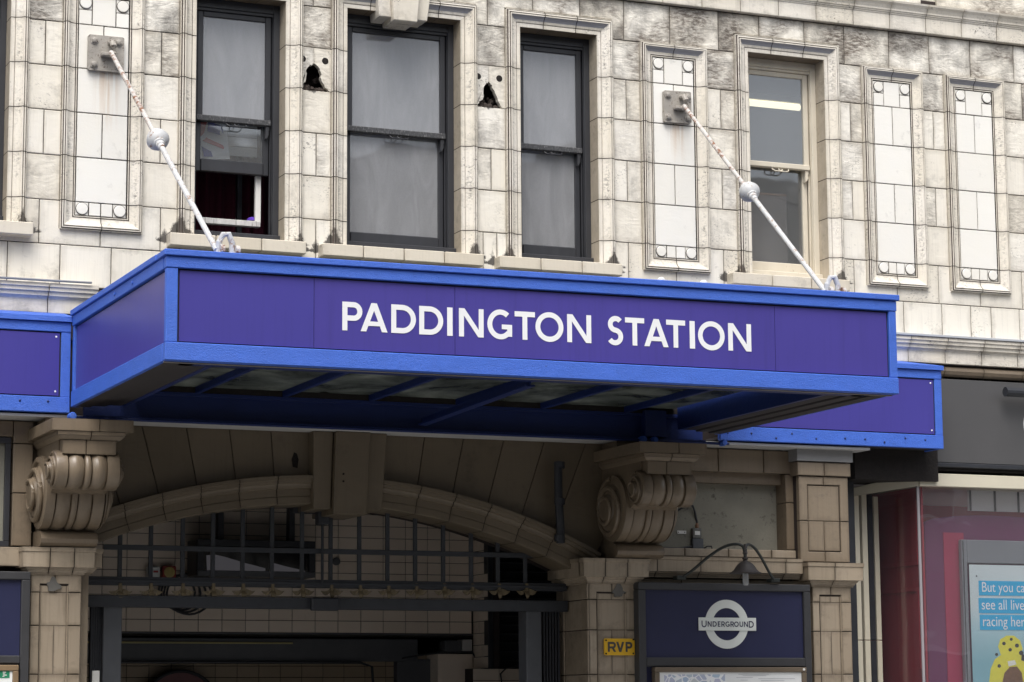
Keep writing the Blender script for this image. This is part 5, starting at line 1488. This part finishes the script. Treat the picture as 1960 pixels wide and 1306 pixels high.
MB().lathe(P(1334, 1012, .10), (0, 0, 1), [(-.01, .018), (.03, .018), (.05, .01)], 8).build('gland', plain('copper_gland', (.22, .12, .07), .5, .2, 10), JB)
MB().tube([P(1326, 1046, .08), P(1300, 1050, .07), P(1270, 1049, .03), P(1255, 1046, .0)], .010, 8).build('conduit', M_blk, JB)
MB().tube([P(1347, 1050, .08), P(1354, 1046, .05), P(1362, 1046, .05), P(1363, 1051, .05)], .006, 6).build('tail', M_blk, JB)
NP = thing('number_plate', 'tiny white screwed plate on the cement left of the junction box', 'plate', P(1305, 1019, .09))
MB().box(X(1296, 1019, .095), X(1313, 1019, .095), .09, .099, Z(1304, 1022, .095), Z(1304, 1016, .095)).build('plate', M_white, NP)
for u in (1298.5, 1310.5): MB().lathe(P(u, 1019, .09), (0, -1, 0), [(0, .005), (.002, .005), (.003, .002)], 8).build('screw', M_blk, NP)
RV = thing('metal_sign', 'yellow metal plate reading RVP screwed to the right pillar', 'sign', P(1185, 1240, PY))
x0, x1, z0, z1 = X(1157, 1238, PY-.02), X(1214.5, 1238, PY-.02), Z(1185, 1254.5, PY-.02), Z(1185, 1222.5, PY-.02)
m = MB(); c = .012
m.prism([(x0+c, z0), (x1-c*.3, z0), (x1, z0+c*.3), (x1, z1-c*1.3), (x1-c*1.3, z1), (x0+c*.5, z1), (x0, z1-c*.5), (x0, z0+c)], 'y', PY-.022, PY-.004)
M_yel = plain('yellow_enamel', (.72, .42, .02), .35, .1, 6, dirt=(.25, .14, .02), dthr=.70)
pb_ = m.build('plate', M_yel, RV)
k_ = (x1-x0)/57.5
for ch, a, b in (('R', 1163, 1178.5), ('V', 1179, 1194.5), ('P', 1197, 1210)):
    letter(ch, (b-a)*k_, (z1-z0)*.60, .019, lambda x, y, d, a=a: Vector((x0+(a-1157)*k_+x, PY-.0225-d*.5, z0+(z1-z0)*.20+y)), plain('worn_black_ink', (.06, .055, .05), .6, .3, 30), pb_)
for (a, b) in ((x0+.014, z0+.014), (x1-.014, z0+.016), (x0+.014, z1-.016), (x1-.012, z1-.008)):
    MB().lathe((a, PY-.022, b), (0, -1, 0), [(0, .008), (.003, .008), (.005, .003)], 8).build('screw', M_dark, RV)

# blue notice board at the far left with a green and white poster under it
NB = thing('notice_board', 'plain dark blue sign panel in a black frame left of the left pillar', 'sign', P(20, 1200, SY))
x1 = X(57, 1200, SY); x0 = x1-1.75; zt = Z(30, 1094, SY)
z1_, z0_ = Z(20, 1255, SY), Z(20, 1270, SY)
for (a, b, c_, d_) in ((x0, x1, zt-.062, zt), (x1-.068, x1, .9, zt-.063), (x0, x1-.069, z0_, z1_)):
    MB().box(a, b, SY, SY+.16, c_, d_, .006).build('frame', M_frame, NB)
MB().box(x0, x1-.07, SY+.03, SY+.05, z1_, zt-.06).build('panel', M_enam, NB)
MB().box(x0, x1-.07, SY+.05, SY+.08, .9, z0_).build('backing', M_enam, NB)
PC = thing('poster_case', 'oak framed safety poster with a green symbol at the lower left corner', 'poster', P(10, 1306, SY))
px1 = X(36, 1290, SY-.02); pz = Z(20, 1273, SY-.02)
M_oak = plain('brown_wood_frame', (.22, .15, .085), .45, .25, 8, stretch=(1, 1, .3))
for (a, b, c_, d_) in ((px1-1.2, px1, pz-.045, pz), (px1-.045, px1, 1.0, pz-.046)):
    MB().box(a, b, SY-.02, SY+.045, c_, d_, .005).build('frame', M_oak, PC)
MB().box(px1-1.2, px1-.046, SY-.005, SY+.0, 1.0, pz-.046).build('sheet', plain('white_poster', (.80, .82, .80), .3, .03, 3), PC)
gx1 = X(18, 1290, SY); gz1, gz0 = Z(8, 1284, SY), Z(8, 1298, SY)
gp = MB().box(gx1-.30, gx1, SY-.008, SY-.0055, gz0, gz1).build('green_band', plain('safety_green', (.02, .22, .11), .4, .05, 3), PC)
for (du, dv, w_, h_) in ((8, 1287, 6, 1.6), (7, 1290, 4, 1.4), (9, 1292.5, 7, 1.6), (6, 1295, 4, 1.4)):
    MB().box(X(du-w_/2, dv, SY), X(du+w_/2, dv, SY), SY-.0105, SY-.0085, Z(8, dv+h_/2, SY), Z(8, dv-h_/2, SY)).build('symbol', M_white, gp)

# ------------------------------------------------------------------ shop at the right
M_fasc = plain('grey_fascia', (.085, .084, .086), .30, .15, 2)
M_stone2 = plain('cream_shop_frame', (.58, .54, .43), .45, .10, 4, dirt=(.3, .25, .18), dthr=.72)
M_red = plain('crimson_wall', (.36, .025, .045), .55, .10, 2)
M_pur = plain('purple_reflection', (.15, .028, .10), .35, .12, 2)
M_ceil = plain('shop_ceiling', (.75, .74, .73), .7, .05, 2)
SH = thing('betting_shop', 'shop front with dark grey fascia and crimson interior behind glass', 'shop', (12.9, .2, 0))
fy = -.06
c0 = X(1778, 880, fy); zf0, zf1 = Z(1850, 887, fy), 4.66
MB().box(c0, XMAX, fy, .3, zf0, zf1, .004).build('fascia', M_fasc, SH)
MB().box(c0-.03, XMAX, fy-.02, .28, zf0-.045, zf0-.004, .006).build('fascia_trim', M_blk, SH)
cx = X(1760, 905, fy)                                       # corner of the glazing
zt1, zt0 = Z(1760, 905, fy), Z(1760, 930, fy)
MB().box(cx, XMAX, fy, .2, zt0, zt1, .005).build('transom', M_stone2, SH)
fyb = 1.25
xb = X(1630, 940, fyb)
m = MB(); m.box(cx+.0, cx+.12, fy+.205, fyb, zt0, zt1, .005)
# the flank runs back along the recessed entrance
def flank(name, y0, y1, z0, z1, mat, th=.02, dx=0):
    return MB().box(cx+dx, cx+dx+th, y0, y1, z0, z1, .003).build(name, mat, SH)
m.build('flank_transom', M_stone2, SH)
MB().box(cx-.4, XMAX, fy+.02, fyb+.6, zt1+.03, 4.0).build('bulkhead', M_dark, SH)
M_sg = glass('shop_window_glass', (.95, .955, .96), .07, (.35, .34, .36), .01, .06)
MB().box(cx+.014, XMAX, fy+.06, fy+.07, .3, zt0).build('front_pane', M_sg, SH)
MB().box(cx+.002, cx+.012, fy+.072, fyb-.02, .3, zt0).build('flank_pane', M_sg, SH)
MB().box(cx-.004, cx+.020, fy+.045, fy+.0595, .3, zt0).build('corner_bead', plain('clear_bead', (.32, .30, .32), .2, .1), SH)
# jambs at the back of the recess, next to the far pillar
for (u0, u1, yy, mt, z_) in ((1636, 1645, .35, M_stone2, 941), (1650, 1660, .40, M_stone2, 941), (1661, 1671, .45, M_blk, 947), (1673, 1682, .5, M_stone2, 950)):
    for zz0, zz1 in ((.2, Z(1650, 1225, yy)-.006), (Z(1650, 1225, yy)+.0, Z(1650, z_, yy))):
        MB().box(X(u0, 1000, yy), X(u1, 1000, yy), yy, yy+.06, zz0, zz1, .003).build('jamb', mt, SH)
m = MB(); a = P(1626, 936, .33); b_ = P(1757, 906, fy+.01); a2 = P(1626, 950, .33); b2 = P(1757, 931, fy+.01)
m.loft([a, b_, b_+Vector((.0, .1, 0)), a+Vector((0, .1, 0))], [Vector((a.x, a.y, a.z-.075)), Vector((b_.x, b_.y, zt0)), Vector((b_.x, b_.y+.1, zt0)), Vector((a.x, a.y+.1, a.z-.075))], close=True, caps=True)
m.build('recess_transom', M_stone2, SH)
MB().box(pf1+.0, X(1636, 1000, .15), .15, .5, 0, 3.7).build('dark_return', M_blk, SH)
# interior
sb_ = MB().box(cx+.075, cx+.095, fy+.11, fyb-.05, .3, zt0+.02).build('red_side_board', M_red, SH)
for (y0, y1, z0, z1) in ((.12, .16, 2.0, 2.75), (.90, .94, 2.0, 2.75), (.16, .90, 2.71, 2.75), (.12, .16, 2.95, 3.55), (.90, .94, 2.95, 3.55), (.16, .90, 3.51, 3.55), (.16, .90, 2.95, 2.99)):
    MB().box(cx+.062, cx+.0749, y0, y1, z0, z1, .003).build('red_panel_moulding', M_red, SH)
MB().box(12.3, XMAX+1.5, 2.4, 2.5, .2, 3.9).build('red_back_wall', M_red, SH)
MB().box(11.7, XMAX+1.5, fy+.1, 2.5, 3.72, 3.78).build('shop_ceiling', M_ceil, SH)
MB().box(11.7, XMAX+1.5, .2, 2.5, .1, .2).build('shop_floor', M_room, SH)
MB().box(XMAX+1.4, XMAX+1.5, .2, 2.5, .2, 3.72).build('shop_end_wall', M_red, SH)
MB().box(X(1852, 950, .24), XMAX, .23, .25, Z(1850, 978, .25), 3.72).build('reflection_strip', plain('white_reflection', (.80, .80, .80), .6, .05, 3), SH)  # added white strip draws the pale reflection across the top of the glass
for u in (1856, 1903, 1948):
    MB().box(X(u, 950, .22), X(u+3, 950, .22), .22, .2299, Z(1850, 978, .25), 3.72).build('reflection_line', M_blk, SH)  # dark lines of the same drawn reflection
m = MB(); ax0, ax1 = X(1772, 1100, .16), X(1772, 1100, .16)+1.5; zc_ = Z(1840, 1010, .16)
pts = [(ax0, .3)] + [(ax0+.75-.75*math.cos(math.pi*k/24), zc_+.12*math.sin(math.pi*k/24)**.7) for k in range(25)] + [(ax1, .3)]
m.prism(pts, 'y', .16, .20); m.build('reflection_board', M_pur, SH)  # added board, shaped and coloured as the purple reflection in the glass
m = MB(); xx_ = X(1808, 1100, .15)
m.box(xx_, xx_+.22, .150, .1585, .3, zc_-.05); m.build('red_stripe', plain('rose_red', (.36, .03, .085), .4, .08), SH)
# printed roundel letter on the fascia and the little black light trough
lc = P(1993, 815, fy)
m = MB(); q0 = arcp(lc.x, lc.z, .20, .20, 0, 360, 48)[:-1]; q1 = arcp(lc.x, lc.z, .135, .135, 0, 360, 48)[:-1]
m.loft([Vector((a, fy-.012, b)) for a, b in q0], [Vector((a, fy-.012, b)) for a, b in q1], close=True)
m.loft([Vector((a, fy-.012, b)) for a, b in q0], [Vector((a, fy-.0, b)) for a, b in q0], close=True); m.build('fascia_letter', M_lett, SH)
m = MB(); p_ = P(1924, 750, fy-.12); m.tube([p_, p_+Vector((.5, 0, -.0))], .045, 12); m.build('light_trough', M_blk, SH)
# poster on a grey stand
PS = thing('poster_stand', 'grey framed betting poster behind the shop glass with blue text bands', 'poster', P(1900, 1306, .07))
yy = .07
x0 = X(1842, 1100, yy); zt = Z(1842, 1033, yy)
x1 = x0+1.0
M_al = plain('grey_aluminium', (.20, .215, .235), .35, .08, 4)
MB().box(x0, x0+.058, yy, yy+.05, .6, zt, .005).build('frame', M_al, PS)
MB().box(x0+.059, x1, yy, yy+.05, zt-.215, zt, .005).build('frame', M_al, PS)
MB().box(x0+.012, x0+.02, yy-.004, yy-.0005, .6, zt-.01).build('frame_groove', M_blk, PS)
def pgrad():
    m, nt, bs = new_mat('pale_blue_sheet'); p1 = pos(nt)
    sx = nt.nodes.new('ShaderNodeSeparateXYZ'); nt.links.new(p1, sx.inputs[0])
    f = math_(nt, 'DIVIDE', math_(nt, 'SUBTRACT', sx.outputs[2], 1.9), .8, True)
    c = ramp(nt, f, [(.2, (.22, .44, .52)), (.6, (.40, .58, .64)), (.85, (.60, .68, .70))])
    nt.links.new(c, bs.inputs['Base Color']); bs.inputs['Roughness'].default_value = .3; return m
sh = MB().box(x0+.075, x1, yy-.002, yy+.0, .6, Z(1865, 1081, yy)).build('poster_sheet', pgrad(), PS)
M_band = plain('cyan_print', (.01, .40, .70), .4, .05)
def text_on(t, x, z, h, y, mat, parent):
    cu = bpy.data.curves.new('text', 'FONT'); cu.body = t; cu.size = h
    o = bpy.data.objects.new('tmp', cu); COL.objects.link(o)
    bpy.context.view_layer.update()
    me = bpy.data.meshes.new_from_object(o.evaluated_get(bpy.context.evaluated_depsgraph_get()))
    bpy.data.objects.remove(o)
    bm = bmesh.new(); bm.from_mesh(me)
    for v in bm.verts: v.co = Vector((x+v.co.x*.86, y, z+v.co.y))
    return mesh_obj('lettering', bm, mat, parent)
for (t_, v0, v1, u0) in (('But you can', 1112, 1140, 1874), ('see all live', 1145, 1174, 1874), ('racing here', 1177, 1206, 1876)):
    z0, z1 = Z(1890, v1, yy-.004), Z(1890, v0, yy-.004)
    b_ = MB().box(X(u0, v1, yy-.004), x1-.05, yy-.005, yy-.0025, z0, z1).build('text_band', M_band, PS)
    text_on(t_, X(u0+4, v1, yy)+.0, z0+(z1-z0)*.25, (z1-z0)*.96, yy-.0065, M_lett, b_)
MB().lathe(P(1869, 1103, yy-.002), (0, -1, 0), [(0, .007), (.003, .007), (.004, .003)], 8).build('pin', M_blk, PS)
# printed rider: flat shapes of the print
def flat(nm, uv, dy, mat): return facepoly(nm, [(X(u, v, yy), Z(u, v, yy)) for u, v in uv], yy-.003-dy, mat, sh)
M_py = plain('print_yellow', (.72, .66, .05), .4, .15, 25); M_pk = plain('print_black', (.02, .02, .02), .4, .1); M_pb = plain('print_brown', (.16, .075, .035), .4, .4, 30); M_pw = plain('print_white', (.75, .75, .70), .4, .2, 30)
flat('printed_jersey', [(1893, 1306), (1896, 1280), (1904, 1262), (1915, 1254), (1950, 1250), (1975, 1262), (1985, 1306)], 0, M_py)
flat('printed_cap', [(1914, 1250), (1910, 1238), (1914, 1224), (1926, 1217), (1940, 1217), (1952, 1226), (1957, 1242), (1950, 1258), (1932, 1264), (1918, 1258)], .001, M_py)
for (u, v, r) in ((1921, 1232, 3.5), (1935, 1224, 3), (1946, 1236, 4), (1933, 1244, 3.5), (1954, 1250, 4.5), (1907, 1253, 3), (1912, 1275, 3.5), (1968, 1275, 4)):
    flat('printed_dot', [(u+r*math.cos(k*.6283), v+r*math.sin(k*.6283)) for k in range(10)], .002, M_pk)
flat('printed_goggles', [(1955, 1252), (1968, 1256), (1966, 1268), (1954, 1264)], .002, M_pk)
flat('printed_collar', [(1928, 1266), (1942, 1264), (1945, 1272), (1930, 1276)], .002, M_pw)
flat('printed_horse', [(1918, 1306), (1922, 1288), (1932, 1277), (1946, 1276), (1955, 1288), (1958, 1306)], .003, M_pb)

# ------------------------------------------------------------------ things inside the upstairs windows
xa, xb = WIN[1]
FG = thing('union_flag', 'draped red white and blue flag hanging behind the half open window', 'flag', P(410, 300, .46))
yy = .40
def fcloth(name, uv, dy, mat):
    m = MB(); pts = [Vector((X(u, v, yy), yy-dy+.01*math.sin(u*.25), Z(u, v, yy))) for u, v in uv]
    m.face(pts); return m.build(name, mat, FG)
M_fb = plain('flag_blue', (.06, .075, .36), .8, .15, 8); M_fr = plain('flag_red', (.60, .06, .08), .8, .15, 8); M_fw = plain('flag_white', (.82, .82, .84), .8, .1, 8)
fcloth('cloth', [(384, 305), (384, 215), (395, 165), (415, 160), (428, 205), (436, 262), (440, 305)], 0, M_fw)
fcloth('blue_field', [(398, 232), (424, 243), (430, 262), (396, 252)], .004, M_fb)
fcloth('blue_field', [(390, 300), (386, 280), (404, 290), (408, 300)], .004, M_fb)
fcloth('blue_field', [(396, 222), (412, 165), (420, 175), (424, 218)], .004, M_fb)
fcloth('red_bar', [(388, 270), (394, 264), (430, 280), (428, 286)], .005, M_fr)
fcloth('red_bar', [(384, 262), (384, 232), (398, 225), (390, 255)], .005, M_fr)
fcloth('red_bar', [(386, 222), (398, 178), (407, 182), (400, 222)], .005, M_fr)
SHS = thing('louvre_shutter', 'grey slatted shutter standing behind the half open window', 'shutter', P(470, 300, .6))
for k in range(10):
    z = Z(470, 300, .5)+k*.085
    MB().box(X(428, 270, .5), X(492, 270, .5), .50, .512, z, z+.078).build('slat', plain('pale_slat', (.62, .625, .61), .7, .1) if k == 0 else bpy.data.materials['pale_slat'], SHS)
CT = thing('maroon_curtain', 'dark maroon curtain in the open gap of the left sash window', 'curtain', P(430, 420, .9))
m = MB(); pts = [Vector((X(372, 380, .9)+.9*k/40, .9+.035*math.sin(k*1.1), 5.2)) for k in range(41)]
m.loft(pts, [Vector((p.x, p.y, 7.4)) for p in pts]); m.build('cloth', plain('maroon_cloth', (.075, .006, .022), .9, .3, 4), CT)
MB().box(X(453, 380, .8), X(462, 380, .8), .78, .83, 5.3, 7.4).build('dark_pole', M_blk, CT)
PB = thing('purple_bundle', 'small purple bundle on the sill of the open window', 'bundle', P(485, 422, .36))
MB().lathe(P(484, 424, .38), (0, 0, 1), [(0, .055), (.02, .05), (.032, .03), (.036, 0)], 12).build('cloth', plain('purple_cloth', (.10, .035, .42), .8, .2, 10), PB)
def net(x0, x1, lab):
    t = thing('net_curtain', lab, 'curtain', (x0, .62, 5.3))
    m = MB(); n_ = 60; pts = [Vector((x0+(x1-x0)*k/n_, .62+.018*math.sin(k*.9)+.012*math.sin(k*.37), 5.25)) for k in range(n_+1)]
    m.loft(pts, [Vector((p.x+.03*math.sin(p.x*9), p.y, 7.7)) for p in pts]); m.build('cloth', M_net, t, smooth=True); return t
M_net = plain('grey_net', (.38, .385, .40), .9, .25, 2.5)
net(WIN[2][0]-.05, WIN[2][1]+.05, 'dusty grey net curtain behind the widest sash window')
net(WIN[3][0]-.05, WIN[3][1]+.05, 'dusty grey net curtain behind the narrow black sash window')
LT_ = thing('tube_light', 'lit fluorescent tube behind the cream painted window', 'light', P(1480, 200, .9))
p0, p1 = P(1425, 196, .9), P(1530, 204, .9)
MB().tube([p0, Vector((p1.x, .9, p0.z))], .030, 12).build('tube', emit('lit_tube', (1.0, .90, .62), 1.15), LT_)
MB().box(p0.x-.05, p1.x+.05, .87, .95, p0.z+.033, p0.z+.10, .006).build('housing', M_white, LT_)
BD = thing('brown_blind', 'brownish grey blind covering the lower part of the cream window', 'blind', P(1485, 480, .55))
MB().box(WIN[4][0]-.05, WIN[4][1]-.12, .55, .56, 5.2, Z(1485, 375, .55)).build('sheet', plain('brown_grey_blind', (.30, .255, .24), .8, .15, 3), BD)
MB().box(WIN[4][0]-.05, WIN[4][1]-.12, .545, .565, Z(1485, 375, .55), Z(1485, 371, .55)).build('edge', plain('ochre_edge', (.35, .20, .12), .7, .1), BD)

# cable along the left cornice
CB = thing('cornice_pipe', 'thin grey cable run along the top of the left cornice', 'cable', P(100, 550, -.16))
MB().tube([(XMIN, -.165, 5.04), (4.3, -.165, 5.045), (4.6, -.165, 5.047)], .010, 8).build('cable', plain('grey_cable', (.22, .23, .25), .5, .1), CB)
CB2 = thing('cornice_flashing', 'pale lead strip along the top of the right cornice', 'flashing', (13, -.15, 5.04))
MB().box(11.0, XMAX, -.165, .0, 5.030, 5.052, .003).build('strip', plain('pale_lead', (.42, .44, .47), .5, .1), CB2)

# ------------------------------------------------------------------ terrace across the street (behind the camera, seen only in reflections)
OT = thing('terrace_building', 'pale stone terrace with rows of sash windows across the street', 'building', (8, -25, 0))
M_ost = plain('terrace_stone', (.40, .37, .32), .8, .12, 1.5)
MB().box(-30, 50, -31, -24.2, 0, 12.6).build('wall', M_ost, OT)
MB().box(-30, 50, -24.2, -23.7, 11.9, 12.3).build('cornice', M_ost, OT)
MB().box(-30, 50, -24.2, -23.9, 10.2, 10.45).build('cornice', M_ost, OT)
MB().box(-30, 50, -24.2, -24.0, 4.4, 4.8).build('cornice', M_ost, OT)
M_ogl = plain('terrace_glass', (.03, .035, .04), .08, .2, 1); M_wf = plain('terrace_white', (.7, .7, .7), .5, .05)
wf = wp = None
for k in range(20):
    for z in (1.0, 5.4, 8.0):
        x = -29+k*4
        if wf is None:
            wf = MB().box(x, x+1.6, -24.199, -24.12, z, z+1.9).build('window', M_wf, OT)
            wp = MB().box(x+.15, x+1.45, -24.119, -24.10, z+.15, z+1.75).build('pane', M_ogl, wf)
        else:
            q = copy_part(wf, OT, (x+.8, -24.1595, z+.95)); copy_part(wp, q, (x+.8, -24.1095, z+.95))
